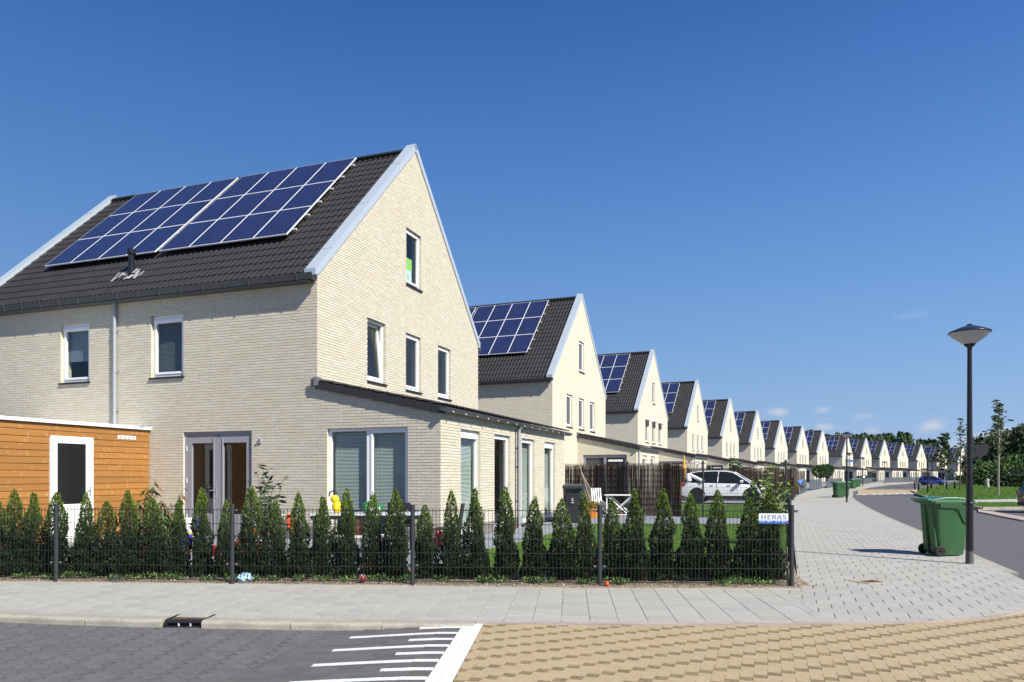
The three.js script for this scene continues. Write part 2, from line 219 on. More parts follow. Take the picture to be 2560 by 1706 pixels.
// --- the pavement (30 cm concrete tiles) along both streets, its kerb stones, the corner
const sidewalk = structureGroup('sidewalk', 'pale grey pavement of square concrete tiles round the corner');
const walkRegion = [...kerbLine, ...streetKerb, ...[...plotEdge].reverse()];
mesh('bed', slab(walkRegion, -0.009, 0.11), M.joint, sidewalk);
{
  const farPart = [...streetKerb.filter((p) => p[1] > 47), ...[...plotEdge].reverse().filter((p) => p[1] > 46)]; farPart.unshift([22.1, 47.3]); farPart.push([18.45, 47.4]);
  mesh('surface', slab(farPart, -0.001, 0.02), M.slab, sidewalk);
  const r = rngOf(40), tones = [[0.405, 0.396, 0.360], [0.425, 0.416, 0.380], [0.388, 0.380, 0.350], [0.415, 0.406, 0.374]], gap = 0.0045, T = 0.293;
  const split = (Z) => 3.20 + (Z - 7.38) * 0.134, front = [], side = [];
  const frontRegion = [[-9, along(kerbLine, -9)], ...kerbLine.filter((p) => p[0] > -9 && p[0] < 3.15), [split(7.32), 7.32], [split(9.5), 9.5], ...[...plotEdge].filter((p) => p[0] <= 3.4 && p[1] < 11).reverse()];
  for (let i = -32; i < 14; i++) for (let j = -1; j < 10; j++) { const u = i * T, Z = along(kerbLine, clamp(u, -9, 3.2)) + (j + 0.5 + (i & 1 ? 0.5 : 0) * (i < 1 ? 1 : 0.5)) * T; front.push({ c: [u + 0.08 * (Z - 7.4) + 0.06, Z], w: T, d: T, a: -0.07 }); }
  pave(sidewalk, 'paving_tile', frontRegion, front, { gap, tones, seed: 41, seen: inFrame, keep: 170 });
  const sideRegion = [[split(7.32), 7.32], ...kerbLine.filter((p) => p[0] > 3.25), ...streetKerb.filter((p) => p[1] < 47), [22.1, 47.4], [18.45, 47.4], ...[...plotEdge].reverse().filter((p) => p[1] < 46 && p[0] > 3.5), [split(9.5), 9.5]];
  const e1 = [0.352, 0.936], e2 = [0.936, -0.352], ang = Math.atan2(e2[1], e2[0]);
  for (let i = -40; i < 60; i++) for (let j = -14; j < 160; j++) { const u = (i + (j & 1 ? 0.5 : 0)) * T, v = j * T, c = [3.9 + e2[0] * u + e1[0] * v, 9.0 + e2[1] * u + e1[1] * v]; if (c[1] < 6.9 || c[1] > 47.6 || c[0] < 2.8) continue; side.push({ c, w: T, d: T, a: ang }); }
  pave(sidewalk, 'paving_tile', sideRegion, side, { gap: 0.006, tones, seed: 43, seen: inFrame, keep: 130 });
  // kerb stones with a rounded upper arris
  const prof = (w, h) => { const s = new THREE.Shape(); s.moveTo(0, -h); s.lineTo(w, -h); s.lineTo(w, -0.035); s.quadraticCurveTo(w - 0.004, -0.004, w - 0.035, 0); s.lineTo(0, 0); return s; };
  const stones = [-8.6, -7.54, -6.48, -5.43, -4.37, -3.54, NaN, -3.12, -2.2, -1.28, -0.36];
  for (let i = 1; i < stones.length; i++) {
    const a = stones[i - 1], b = stones[i]; if (!(a < b)) continue;
    const za = along(kerbLine, a), zb = along(kerbLine, b), L = Math.hypot(b - a, zb - za) - 0.005, g = new THREE.ExtrudeGeometry(prof(0.2, 0.16), { depth: L, bevelEnabled: false });
    const k = mesh('kerb_stone', metricUV(g), M.kerb, sidewalk); k.position.copy(at(a, za, 0.004));
    const dir = new V3(b - a, 0, -(zb - za)).normalize(), out = new V3(0, 1, 0).cross(dir).normalize().multiplyScalar(-1); if (out.z < 0) out.multiplyScalar(-1);
    const basis = new M4().makeBasis(out, new V3(0, 1, 0), out.clone().cross(new V3(0, 1, 0))); k.quaternion.setFromRotationMatrix(basis); if (out.clone().cross(new V3(0, 1, 0)).dot(dir) < 0) k.position.addScaledVector(dir, L);
  }
  // flush edging between the tiles and the buff plateau, one strip that follows the corner
  const edge = []; for (let x = -0.36; x < 5.6; x += 0.4) edge.push([x, along(kerbLine, x)]); edge.push([5.9, 8.2], [6.4, 8.7], [6.9, 9.5], [7.3, 10.24]);
  const strip = [...edge, ...[...edge].reverse().map(([x, z]) => [x + 0.05 * smooth(5, 7, x), z - 0.072 * (1 - 0.5 * smooth(5, 7, x))])];
  mesh('edging', slab(strip, -0.003, 0.08), M.pink, sidewalk);
  // low kerb strip beside the main carriageway
  const low = streetKerb.filter((p) => p[1] < 140), off = low.map(([x, z], i) => { const [ax, az] = low[Math.max(0, i - 1)], [bx, bz] = low[Math.min(low.length - 1, i + 1)], L = Math.hypot(bx - ax, bz - az); return [x + (bz - az) / L * 0.16, z - (bx - ax) / L * 0.16]; });
  mesh('edging', slab([...low, ...off.reverse()], -0.012, 0.1), M.kerb, sidewalk);
}
// manhole cover: a pale concrete frame with a rusty inset lid
{
  const t = thing('manhole_cover', 'small rectangular manhole cover with a rusty lid set in the corner pavement', 'manhole cover', null, at(4.95, 10.07, 0), 0.36);
  const f = new MB(); f.box(-0.17, 0.0, 0, 0.07, 0.016, 0.36); f.box(0.17, 0.0, 0, 0.07, 0.016, 0.36); f.box(0, 0.0, 0.145, 0.27, 0.016, 0.07); f.box(0, 0.0, -0.145, 0.27, 0.016, 0.07); f.build('frame', std([0.42, 0.36, 0.27], 0.9, { map: rep(tMottle, 2) }), t);
  const l = new MB(); l.box(0, -0.004, 0, 0.25, 0.012, 0.2); for (let i = 0; i < 6; i++) l.box(-0.1 + i * 0.04, 0.003, 0, 0.012, 0.004, 0.18); l.build('lid', std([0.30, 0.20, 0.14], 0.85, { map: rep(tSoil, 4) }), t);
}
// --- the grey carriageway in front: clinkers laid herringbone at 45 degrees
const herring = (cx, cz, n, L, turn) => { const w = L / 2, out = [], ca = Math.cos(turn), sa = Math.sin(turn), put = (u, v, a) => out.push({ c: [cx + u * ca - v * sa, cz + u * sa + v * ca], w: L, d: w, a: turn + a }); for (let i = -n; i < n; i++) for (let j = -n; j < n; j++) { const k = (((i - j) % 4) + 4) % 4; if (k === 0) put((i + 1) * w, (j + 0.5) * w, 0); if (k === 2) put((i + 0.5) * w, (j + 1) * w, Math.PI / 2); } return out; };
const bandX = (Z) => -0.48 - (7.42 - Z) * 0.07, rampX = (Z) => -1.72 - (7.43 - Z) * 0.235;
const kerbFront = (x) => along(kerbLine, x) - 0.2 * smooth(-0.3, -0.6, x) - 0.075 * (1 - smooth(-0.3, -0.6, x)) - 0.004;
const frontRoad = structureGroup('street_paving', 'dark grey clinker paving in front of the corner');
{
  const reg = [[-9, 3.6], [rampX(3.6), 3.6], [rampX(7.46), 7.46]]; for (let x = -1.9; x > -9; x -= 0.5) reg.push([x, kerbFront(x) - 0.01]); reg.push([-9, kerbFront(-9)]);
  const tones = [[0.130, 0.127, 0.128], [0.121, 0.118, 0.119], [0.142, 0.138, 0.137], [0.126, 0.120, 0.120], [0.137, 0.136, 0.142]];
  pave(frontRoad, 'clinker', reg, herring(-5, 5.8, 42, 0.208, Math.PI / 4), { gap: 0.0026, chamfer: 0.0008, y: ROAD, tones, seed: 50, seen: inFrame, rough: 0.0007, tilt: 0.4 });
}
// --- the ramp up to the plateau: rows of clinkers with white blocks as the shark-tooth marking
const rampY = (X, Z) => lerp(ROAD, -0.017, smooth(0, 1, (X - rampX(Z)) / (bandX(Z) - rampX(Z))));
const ramp = structureGroup('road_ramp', 'ramp of grey clinkers with white stripes leading up to the buff plateau');
{
  const reg = [[rampX(3.6), 3.6], [bandX(3.6), 3.6], [bandX(7.43), 7.43], [-0.6, kerbFront(-0.6)], [-1.2, kerbFront(-1.2)], [rampX(7.46), kerbFront(-1.72)]];
  const pieces = [], pitch = 0.0855, R0 = 7.395;
  for (let j = -1; j < 46; j++) {
    const Z = R0 - j * pitch, kind = j % 3 === 0 ? (Math.floor(j / 3) % 2 === 0 ? 'long' : 'short') : '';
    const end = bandX(Z), start = rampX(Z) - 0.3; let k = 0;
    for (let x = end - (kind ? 0.102 : (j & 1 ? 0.102 : 0.05)); x > start; x -= 0.204, k++) pieces.push({ c: [x, Z], w: 0.204, d: pitch, a: 0, tone: kind === 'long' && k < 5 || kind === 'short' && k < 2 ? 5 : undefined });
  }
  const r = rngOf(3); for (const p of pieces) p.tone ??= Math.floor(r() * 5);
  pave(ramp, 'clinker', reg, pieces, { gap: 0.0032, y: 0, yAt: rampY, tones: [[0.118, 0.113, 0.114], [0.109, 0.104, 0.106], [0.127, 0.122, 0.12], [0.103, 0.098, 0.1], [0.13, 0.126, 0.128], [0.73, 0.73, 0.715]], seed: 52, seen: inFrame, rough: 0.0006, tilt: 0.4, chamfer: 0.0015, keep: 300 });
  const g = ground([[rampX(3.6), 3.6], [bandX(3.6), 3.6], [bandX(7.4), 7.4], [rampX(7.4), 7.4]], 0), p = g.attributes.position; for (let i = 0; i < p.count; i++) p.setY(i, rampY(p.getX(i), -p.getZ(i)) - 0.014); mesh('bed', g, M.joint, ramp);
}
// --- the raised plateau of buff clinkers with a band of white blocks along its edge
const plateau = structureGroup('road_plateau', 'raised plateau of buff clinkers laid herringbone with a white edge band');
{
  const band = []; for (let row = 0; row < 2; row++) for (let j = 0; j < 20; j++) { const Z = 7.32 - j * 0.205 - row * 0.1; band.push({ c: [bandX(Z) + 0.05 + row * 0.1, Z], w: 0.1, d: 0.205, a: 0.0, tone: 0 }); }
  for (const b of band) { const m = 0.07; b.a = -m; }
  pave(plateau, 'white_block', [[bandX(3.2) - 0.05, 3.2], [bandX(3.2) + 0.3, 3.2], [bandX(7.43) + 0.3, 7.43], [bandX(7.43) - 0.05, 7.43]], band, { gap: 0.004, y: -0.0155, tones: [[0.75, 0.75, 0.735]], seed: 60 });
  const reg = [[bandX(3.6) + 0.205, 3.6], [8.5, 3.6], [8.5, 10.2]]; for (let x = 7.2; x > -0.27; x -= 0.12) reg.push([x, along(kerbLine, x) - 0.078]); reg.push([bandX(7.28) + 0.205, 7.28]);
  mesh('bed', ground(reg, -0.0178), std([0.36, 0.28, 0.17], 1, { map: rep(tSoil, 2) }), plateau);
  const tones = [[0.44, 0.345, 0.208], [0.43, 0.335, 0.198], [0.452, 0.355, 0.214], [0.435, 0.342, 0.21], [0.425, 0.332, 0.2]];
  pave(plateau, 'clinker', reg, herring(3.5, 6.4, 62, 0.196, Math.atan2(-0.335, 0.942)), { gap: 0.0028, chamfer: 0.0006, y: -0.015, tones, seed: 61, seen: inFrame, rough: 0.0006, tilt: 0.35 });
}
// --- far crossing: the same buff plateau with white teeth, where the footpath meets the street
const cross = structureGroup('far_plateau', 'distant buff crossing plateau with a row of white teeth');
mesh('surface', slab([[28.0, 58.9], [34.3, 62.4], [42.2, 77.3], [36.7, 77.2]], -0.02, 0.06), M.tan, cross);
for (let i = 0; i < 14; i++) { const t = (i + 0.5) / 14, m = mesh('white_block', chamferTile(0.32, i & 1 ? 1.15 : 0.6, 0.05, 0.004), M.paint, cross); m.position.copy(at(lerp(27.6, 34.0, t) - 0.1, lerp(58.2, 61.9, t) - (i & 1 ? 0.4 : 0.1), -0.045)); m.rotation.y = -0.52; }
// --- the far side of the street: verges, footpath, parking bay
structure('lawn', slab([[33.6, 60.6], [31.2, 56.2], [28.6, 50.5], [26.6, 46.2], [25.6, 43.6], [28.0, 44.2], [32.4, 46.0], [48, 54], [75, 68], [75, 79], [51.8, 73.6], [41.9, 74.6], [37.6, 67]], 0.03, 0.12), M.grass, 'green verge with lamp post and young tree across the street');
structure('lawn', slab([[43.6, 78.2], [52, 76.2], [78, 82], [100, 112], [98, 150], [76, 126], [66, 110], [58, 99]], 0.03, 0.12), M.grass, 'green verge behind the row of short bollards');
structure('lawn', slab([[21.4, 33.6], [20.9, 32.2], [23, 32.7], [30, 34.8], [45, 39.5], [45, 44], [33, 40.8], [27, 38.4], [24.2, 38.2]], 0.03, 0.12), M.grass, 'narrow strip of grass beside the parking bay');
structure('footpath', slab([[35.9, 64.8], [37.8, 67.2], [42, 74.8], [51.8, 73.8], [75, 79.2], [78, 81.8], [52, 76], [43.4, 77.9], [42.2, 77.4]], 0.0, 0.06), M.tan, 'buff brick path between the verges');
structure('footpath', slab([[24.3, 38.4], [27.0, 38.6], [33, 41], [45, 44.2], [75, 56], [75, 66], [48, 53.8], [32.4, 45.8], [28.0, 44.0], [25.5, 43.3]], 0.0, 0.06), M.concrete, 'grey path crossing the green verge');
structure('parking_bay', slab([[17.6, 24.3], [19.9, 30.0], [21.3, 32.1], [23, 32.5], [30, 34.6], [30, 22], [20, 18]], -0.045, 0.05), M.road, 'grey parking bay at the right edge');
{ const m = new MB(); m.add(slab([[17.1, 24.3], [18.14, 27.1], [19.36, 30.2], [20.7, 32.3], [21.05, 32.1], [19.85, 29.9], [18.7, 26.9], [17.6, 24.1]], -0.02, 0.06)); m.build('gutter_strip', M.pink).userData.kind = 'structure'; }
{ const line = [[33.9, 60.6], [31.3, 56.2], [28.7, 50.6], [26.6, 46.3], [25.5, 43.4]], line2 = [[24.1, 38.3], [21.3, 33.7], [20.75, 32.1], [23, 32.5], [30, 34.6]]; for (const l of [line, line2]) { const m = new MB(); for (let i = 1; i < l.length; i++) { const [a, b] = l[i - 1], [c, d] = l[i]; m.box((a + c) / 2, 0.0, -(b + d) / 2, Math.hypot(c - a, d - b), 0.16, 0.12, [0, Math.atan2(d - b, c - a), 0]); } m.build('verge_kerb', M.kerb).userData.kind = 'structure'; } }
// --- the gardens: soil, terrace slabs, lawns
structure('garden_soil', slab([[-12, 10.35], ...plotEdge.filter((p) => p[0] < 4.2 && p[0] > -8), [4.5, 11.6], [9.0, 23.4], [-12, 23]], 0.016, 0.05), M.soil, 'sandy soil strip with pebbles along the fence');
structure('terrace', slab([[-16, 11.4], [-1.3, 11.4], [-.85, 12.54], [-.48, 13.9], [.09, 15.27], [.71, 17.04], [1.5, 19.36], [2.30, 20.94], [5, 21.1], [8.05, 21.0], [8.9, 22.9], [6.4, 24.3], [4.1, 25.7], [1.4, 27.2], [-16, 40]], 0.075, 0.1), M.terrace, 'blue grey terrace slabs round the corner house');
structure('garden_lawn', slab([[-1.3, 10.9], [3.4, 10.6], [4.2, 11.3], [7.95, 20.9], [5, 21.0], [2.32, 20.84], [1.55, 19.3], [.76, 17.0], [.14, 15.24], [-.43, 13.87], [-.8, 12.5]], 0.07, 0.1), M.grass, 'bright green garden lawn of the corner house');
structure('front_gardens', slab([[9.0, 23.2], ...plotEdge.filter((p) => p[1] > 25), [140, 235], [60, 200], [10, 110], [-6, 60], [1.4, 27.3], [6.4, 24.4]], 0.03, 0.1), M.terrace, 'paved front gardens along the row');
structure('garden_lawn', slab([[4.4, 25.9], [6.45, 24.6], [9.0, 23.5], [12.9, 33.9], [9.2, 35.0], [5.2, 35.2]], 0.06, 0.06), M.grass, 'lawn behind the tall mesh fence');

// ---------------------------------------------------------------- the houses
// House axes: x along the gable wall (0 = the wall with the eaves facing us, W = the other), z outwards from the gable, y up. The long wall runs from z = 0 to z = -LEN.
const W = 9.268, LEN = 11.23, PITCH = Math.PI / 4, EAVE = 6.076, COS = Math.SQRT1_2, SIN = Math.SQRT1_2, SLOPE = W * COS;
const onRoof = (s, off, z) => new V3(s * COS - off * SIN, EAVE + s * SIN + off * COS, z);                  // s up the slope from the eave line, off outwards
const FACE = { long: -Math.PI / 2, gable: 0 };                          // turn of a wall's own axes (x along it to the right as seen from outside, z outwards)
const COURSE = 0.0625, Y0 = 0.05, gy = (k) => Y0 + k * COURSE;
const OPEN = { G: [[2.107, 3.0, 3.7875, 5.3625], [4.1, 5.0, 3.7875, 5.3625], [6.12, 7.03, 3.7875, 5.3625], [4.12, 5.015, 6.675, 8.2375]], A: [[1.03, 2.16], [3.08, 4.225], [5.146, 6.29], [7.24, 8.374]] };
const frameGeo = (w, h, t, d, z = 0) => { const b = new MB(); b.rbox(0, h / 2 - t / 2, z, w, t, d, 0.006); b.rbox(0, -h / 2 + t / 2, z, w, t, d, 0.006); b.rbox(-w / 2 + t / 2, 0, z, t, h - 2 * t, d, 0.006); b.rbox(w / 2 - t / 2, 0, z, t, h - 2 * t, d, 0.006); return b; };
const winCache = {};
// a PVC window as a part: frame, sash, pane, sill of black glazed tiles; set back 10 cm from the brick face
function makeWindow(parent, face, a0, a1, y0, y1, o = {}) {
  const w = a1 - a0, h = y1 - y0, g = part('window', parent), sillH = o.sill === false ? 0 : 0.05;
  const key = [w.toFixed(2), h.toFixed(2), JSON.stringify(o)].join(), c = winCache[key] ??= {};
  if (!c.frame) {
    const f = frameGeo(w, h - sillH, 0.062, 0.07); if (o.mullion) f.rbox(0, 0, 0, 0.085, h - sillH - 0.1, 0.07, 0.006); c.frame = f.geo();
    const panes = o.mullion ? [[-w / 4 - 0.01, w / 2 - 0.10], [w / 4 + 0.01, w / 2 - 0.10]] : [[0, w - 0.11]];
    const s = new MB(); panes.forEach(([x, pw], i) => { if (o.mullion && i === 0) return; s.add(frameGeo(pw, h - sillH - 0.11, 0.055, 0.06, 0.018).geo(), mx(x, 0, 0)); if (o.vent) s.rbox(x, (h - sillH) / 2 - 0.14, 0.05, pw, 0.09, 0.05, 0.006); }); c.sash = s.geo();
    const p = new MB(); panes.forEach(([x, pw], i) => p.add(new THREE.PlaneGeometry(pw - (o.mullion && i === 0 ? 0.0 : 0.09), h - sillH - (o.mullion && i === 0 ? 0.11 : 0.2)), mx(x, 0, 0.004))); c.pane = p.geo();
    const l = new MB(), n = Math.max(4, Math.round((w + 0.06) / 0.11)); for (let i = 0; i < n; i++) l.rbox(-w / 2 - 0.03 + (i + 0.5) * (w + 0.06) / n, 0, 0, (w + 0.06) / n - 0.004, 0.045, 0.19, 0.01, [0.12, 0, 0]); c.sill = l.geo();
  }
  const cx = (a0 + a1) / 2, cy = (y0 + y1) / 2 + sillH / 2;
  mesh('frame', c.frame, o.frameMat ?? M.pvc, g).position.set(cx, cy, -0.115);
  const sash = mesh('sash', c.sash, o.frameMat ?? M.pvc, g), pane = mesh('pane', c.pane, o.real ? M.glass : M.pane, g);
  for (const m of [sash, pane]) { if (o.tilt) { m.rotation.x = 0.0; m.position.set(cx, cy, -0.11); m.geometry = m.geometry.clone().applyMatrix4(new M4().makeTranslation(0, h / 2, 0)).applyMatrix4(new M4().makeRotationX(-o.tilt)).applyMatrix4(new M4().makeTranslation(0, -h / 2, 0)); } else m.position.set(cx, cy, -0.11); }
  if (sillH) { const s = mesh('sill', c.sill, M.sill, g); s.position.set(cx, y0 + 0.012, -0.045); }
  if (o.blind) { const b = new MB(), top = cy + h / 2 - 0.1, bottom = top - (h - 0.15) * o.blind, w2 = w / (o.mullion ? 2 : 1) - 0.16; for (const x of o.mullion ? [cx - w / 4, cx + w / 4] : [cx]) { for (let y = top; y > bottom; y -= 0.03) b.box(x, y, -0.21, w2, 0.003, 0.026, [0.75, 0, 0]); b.box(x, bottom, -0.21, w2, 0.02, 0.03); b.box(x - w2 * 0.3, (top + bottom) / 2, -0.195, 0.004, top - bottom, 0.003); } b.build('blind', o.dim ? M.dimBlind : M.blind, g); }
  if (o.extra) o.extra(g, cx, cy, w, h);
  g.rotation.y = FACE[face]; if (o.at) g.position.set(...o.at); return g;
}
// a wall panel with openings: list of [s0, s1, y0, y1]; outline in the wall's own axes
function wallGeo(outline, openings, thick, inset, grow = 0) {
  const s = new THREE.Shape(outline.map(([a, b]) => new THREE.Vector2(a, b)));
  for (const [a, b, c, d] of openings) { const p = new THREE.Path(); p.moveTo(a - grow, c - grow); p.lineTo(b + grow, c - grow); p.lineTo(b + grow, d + grow); p.lineTo(a - grow, d + grow); p.closePath(); s.holes.push(p); }
  const g = new THREE.ExtrudeGeometry(s, { depth: thick, bevelEnabled: false }); g.translate(0, 0, -thick - inset); return metricUV(g);
}
// real bricks over a wall: [matrix in house axes, tone]
function layBricks(out, turn, pos, s0, s1, yTop, openings, { y0 = -0.1, z = 0, bond = 0.22, phase = 0, rand, seam = [] }) {
  const base = new M4().makeRotationY(turn).setPosition(...pos);
  for (let k = Math.floor((y0 - Y0) / COURSE); ; k++) {
    const yb = Y0 + k * COURSE + 0.0055, yc = yb + 0.0258; if (yc > 12) break;
    let runs = yTop ? yTop(yc) : [[s0, s1]]; if (!runs || !runs.length) break;
    for (const [a, b, c, d] of openings) if (yc > c && yc < d) runs = runs.flatMap(([p, q]) => (b <= p || a >= q ? [[p, q]] : [[p, a], [b, q]].filter(([x, y]) => y - x > 0.02)));
    for (const sm of seam) runs = runs.flatMap(([p, q]) => (sm > p + 0.02 && sm < q - 0.02 ? [[p, sm - 0.004], [sm + 0.004, q]] : [[p, q]]));
    for (const [p, q] of runs) {
      const off = phase + (k & 1 ? bond / 2 : 0); let i = Math.floor((p - off) / bond);
      for (;; i++) {
        let x0 = off + i * bond, x1 = x0 + bond; if (x0 >= q - 0.01) break; x0 = Math.max(x0 + 0.0045, p); x1 = Math.min(x1 - 0.0045, q); if (x1 - x0 < 0.025) continue;
        const dz = (rand() - 0.5) * 0.0035, m = base.clone().multiply(mx((x0 + x1) / 2, yc + (rand() - 0.5) * 0.002, z - 0.05 + dz, [(rand() - 0.5) * 0.02, (rand() - 0.5) * 0.008, (rand() - 0.5) * 0.012], [x1 - x0, 0.0515, 0.1]));
        out.push({ m, k });
      }
    }
  }
}
// concrete roof tile with two rolls: width along z, length up the slope
const tileGeo = (() => {
  const n = 12, w = 0.333, L = 0.40, p = [], prof = (t) => 0.030 * Math.pow(0.5 - 0.5 * Math.cos(t * 4 * Math.PI), 0.75); const q = (a, b, c, d) => p.push(...a, ...b, ...c, ...a, ...c, ...d);
  for (let i = 0; i < n; i++) { const a = i / n, b = (i + 1) / n, xa = (a - 0.5) * w, xb = (b - 0.5) * w, ya = prof(a), yb = prof(b); q([xa, ya + 0.022, 0], [xb, yb + 0.022, 0], [xb, yb, -L], [xa, ya, -L]); q([xa, ya - 0.004, 0], [xb, yb - 0.004, 0], [xb, yb + 0.022, 0], [xa, ya + 0.022, 0]); }
  const g = new THREE.BufferGeometry(); g.setAttribute('position', new THREE.Float32BufferAttribute(p, 3)); g.computeVertexNormals(); return metricUV(g);
})();
const slopeBasis = (pitch) => new M4().makeBasis(new V3(0, 0, 1), new V3(-Math.sin(pitch), Math.cos(pitch), 0), new V3(-Math.cos(pitch), -Math.sin(pitch), 0));   // tile x -> z, tile y -> normal, tile -z -> up the slope
const annexPitch = Math.atan(0.209), annexBasis = new M4().makeBasis(new V3(1, 0, 0), new V3(0, Math.cos(annexPitch), Math.sin(annexPitch)), new V3(0, -Math.sin(annexPitch), Math.cos(annexPitch)));
function roofTiles(z0, z1) { const out = [], b = slopeBasis(PITCH), n = Math.round((z1 - z0) / 0.333); for (let j = 0; j < 20; j++) for (let i = 0; i < n; i++) { const s = -0.42 + j * 0.345; if (s > 6.3) continue; out.push(b.clone().setPosition(onRoof(s, -0.125, z0 + (i + 0.5) * 0.333))); } return out; }
function annexTiles(x0, x1) { const out = [], n = Math.round((x1 - x0) / 0.333); for (let j = 0; j < 9; j++) for (let i = 0; i < n; i++) out.push(annexBasis.clone().setPosition(new V3(x0 + (i + 0.5) * 0.333, 2.925 + j * 0.345 * Math.sin(annexPitch) - 0.02, 3.10 - j * 0.345 * Math.cos(annexPitch)))); return out; }
const TONES = [[0.665, 0.61, 0.488], [0.69, 0.637, 0.515], [0.64, 0.585, 0.465], [0.675, 0.625, 0.512], [0.65, 0.588, 0.458]], PLINTH = [[0.215, 0.195, 0.175], [0.19, 0.172, 0.16], [0.24, 0.22, 0.20]];

function buildHouse({ full, fine, columns = 4, hoods }) {
  const h = new THREE.Group(), rand = rngOf(fine ? 5 : 6), u0 = full ? 0 : 3.81, DEPTH = 2.97;
  const wallM = fine ? M.mortar : M.wall, inset = fine ? 0.009 : 0;
  const aw = (full ? [0, 1, 2, 3] : [2, 3]).map((i) => [...OPEN.A[i], 0.1125, 2.4875]);
  const gableOpen = fine ? OPEN.G : OPEN.G.map((x) => x);
  // walls
  const gOut = [[inset, -0.2], [W - inset, -0.2], [W - inset, 5.86], [W / 2, EAVE + W / 2 - 0.19], [inset, 5.86]];
  const grow = fine ? 0.005 : 0;
  mesh('gable_wall', wallGeo(gOut, gableOpen, 0.3, inset, grow), wallM, h);
  mesh('gable_wall', wallGeo(gOut, [], 0.3, 0), wallM, h).position.z = -LEN + 0.3;
  const longOpen = fine ? [[-7.651, -6.67, 3.7875, 5.3], [-4.69, -3.70, 3.7875, 5.3], [-3.709, -1.743, 0.1, 2.4875]] : [];
  const lw = mesh('long_wall', wallGeo([[-LEN + 0.3, -0.2], [-0.3 - inset, -0.2], [-0.3 - inset, 5.75], [-LEN + 0.3, 5.75]], longOpen, 0.3, inset, grow), wallM, h); lw.rotation.y = FACE.long;
  const bw = mesh('back_wall', metricUV(new THREE.BoxGeometry(0.3, 5.9, LEN - 0.6)), M.wall, h); bw.position.set(W - 0.15, 2.75, -LEN / 2);
  if (fine) { const f = new MB(); for (const y of [0.02, 2.7, 5.45]) f.box(W / 2, y, -LEN / 2, W - 0.62, 0.2, LEN - 0.62); f.box(W / 2, 2.7, -5.6, W - 0.7, 5.3, 0.1); f.box(4.6, 4.1, -2.8, 0.1, 2.6, 4.8); f.build('floor', M.room, h); }
  // annex: side wall to the street, front wall, end wall
  const front = mesh('annex_wall', wallGeo([[0, -0.2], [DEPTH - inset, -0.2], [DEPTH - inset, 2.84], [0, 3.46]], full ? [[0.25, 2.215, 0.1125, 2.4875]] : [[0.3, 2.5, 0.1, 2.4875]], 0.3, inset, grow), wallM, h); front.rotation.y = FACE.long; front.position.x = u0;
  const sw = mesh('annex_wall', wallGeo([[u0 + 0.3, -0.2], [9.45, -0.2], [9.45, 2.80], [u0 + 0.3, 2.80]], aw, 0.3, inset, grow), wallM, h); sw.position.z = DEPTH;
  const ew = mesh('annex_wall', wallGeo([[-DEPTH + 0.3, -0.2], [0, -0.2], [0, 3.45], [-DEPTH + 0.3, 2.84]], [], 0.3, 0), M.wall, h); ew.rotation.y = Math.PI / 2; ew.position.x = 9.451;
  if (fine) { const f = new MB(); f.box((u0 + 9.45) / 2, 0.02, DEPTH / 2, 9.45 - u0 - 0.6, 0.2, DEPTH - 0.62); f.build('floor', M.room, h); }
  // windows
  const G = OPEN.G;
  makeWindow(h, 'gable', ...G[0], { real: fine, tilt: fine ? 0.09 : 0, blind: 0 });
  makeWindow(h, 'gable', ...G[1], { real: fine, blind: 0 });
  makeWindow(h, 'gable', ...G[2], { real: fine });
  makeWindow(h, 'gable', ...G[3], { real: fine, extra: fine ? (g, cx, cy) => { const p = new MB(); p.box(cx - 0.06, cy - 0.12, -0.2, 0.62, 0.34, 0.01, null, [0.28, 0.55, 0.10]); p.box(cx - 0.02, cy - 0.46, -0.2, 0.5, 0.36, 0.012, [0, 0, 0.04], [0.55, 0.68, 0.60]); p.box(cx + 0.02, cy - 0.5, -0.19, 0.12, 0.2, 0.012, null, [0.42, 0.50, 0.45]); p.build('window_poster', M.vc, g); } : undefined });
  aw.forEach(([a, b, c, d], i) => makeWindow(h, 'gable', a, b, c, d, { real: fine, sill: fine, vent: i === 0 || i === 3, blind: fine ? [0.98, 0.0, 0.98, 0.98][i] : 0, at: [0, 0, DEPTH] }));
  if (full) {
    makeWindow(h, 'long', 0.25, 2.215, 0.1125, 2.4875, { real: fine, mullion: true, vent: false, sill: false, blind: fine ? 0.74 : 0 });
    if (fine) { const p = new MB(); p.box(0.75, 0.55, 1.05, 0.3, 0.9, 0.26, null, [0.03, 0.22, 0.48]); p.box(0.55, 0.42, 1.9, 0.4, 0.66, 0.62, null, [0.26, 0.06, 0.02]); p.box(0.62, 0.35, 0.62, 0.34, 0.5, 0.4, null, [0.25, 0.05, 0.02]); p.box(0.5, 0.55, 2.14, 0.04, 0.9, 0.1, null, [0.03, 0.2, 0.42]); p.build('indoor_furniture', M.vc, h); }
  }
  if (fine) {
    makeWindow(h, 'long', -7.651, -6.67, 3.7875, 5.3, { real: true, vent: true, extra: (g, cx, cy, w, hh) => { const p = new MB(); p.box(cx, cy + 0.28, -0.22, w - 0.1, 0.95, 0.01); p.build('roller_blind', std([0.12, 0.15, 0.19], 0.8), g); } });
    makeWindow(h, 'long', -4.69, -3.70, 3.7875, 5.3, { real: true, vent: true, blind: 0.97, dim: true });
    // French doors: grey frame, two leaves
    const d0 = part('french_door', h), cx = -2.726, w = 1.966, f = new MB();
    f.box(cx, 2.452, -0.1, w, 0.075, 0.09); f.box(cx - w / 2 + 0.035, 1.25, -0.1, 0.07, 2.33, 0.09); f.box(cx + w / 2 - 0.035, 1.25, -0.1, 0.07, 2.33, 0.09); f.build('frame', M.greyFrame, d0);
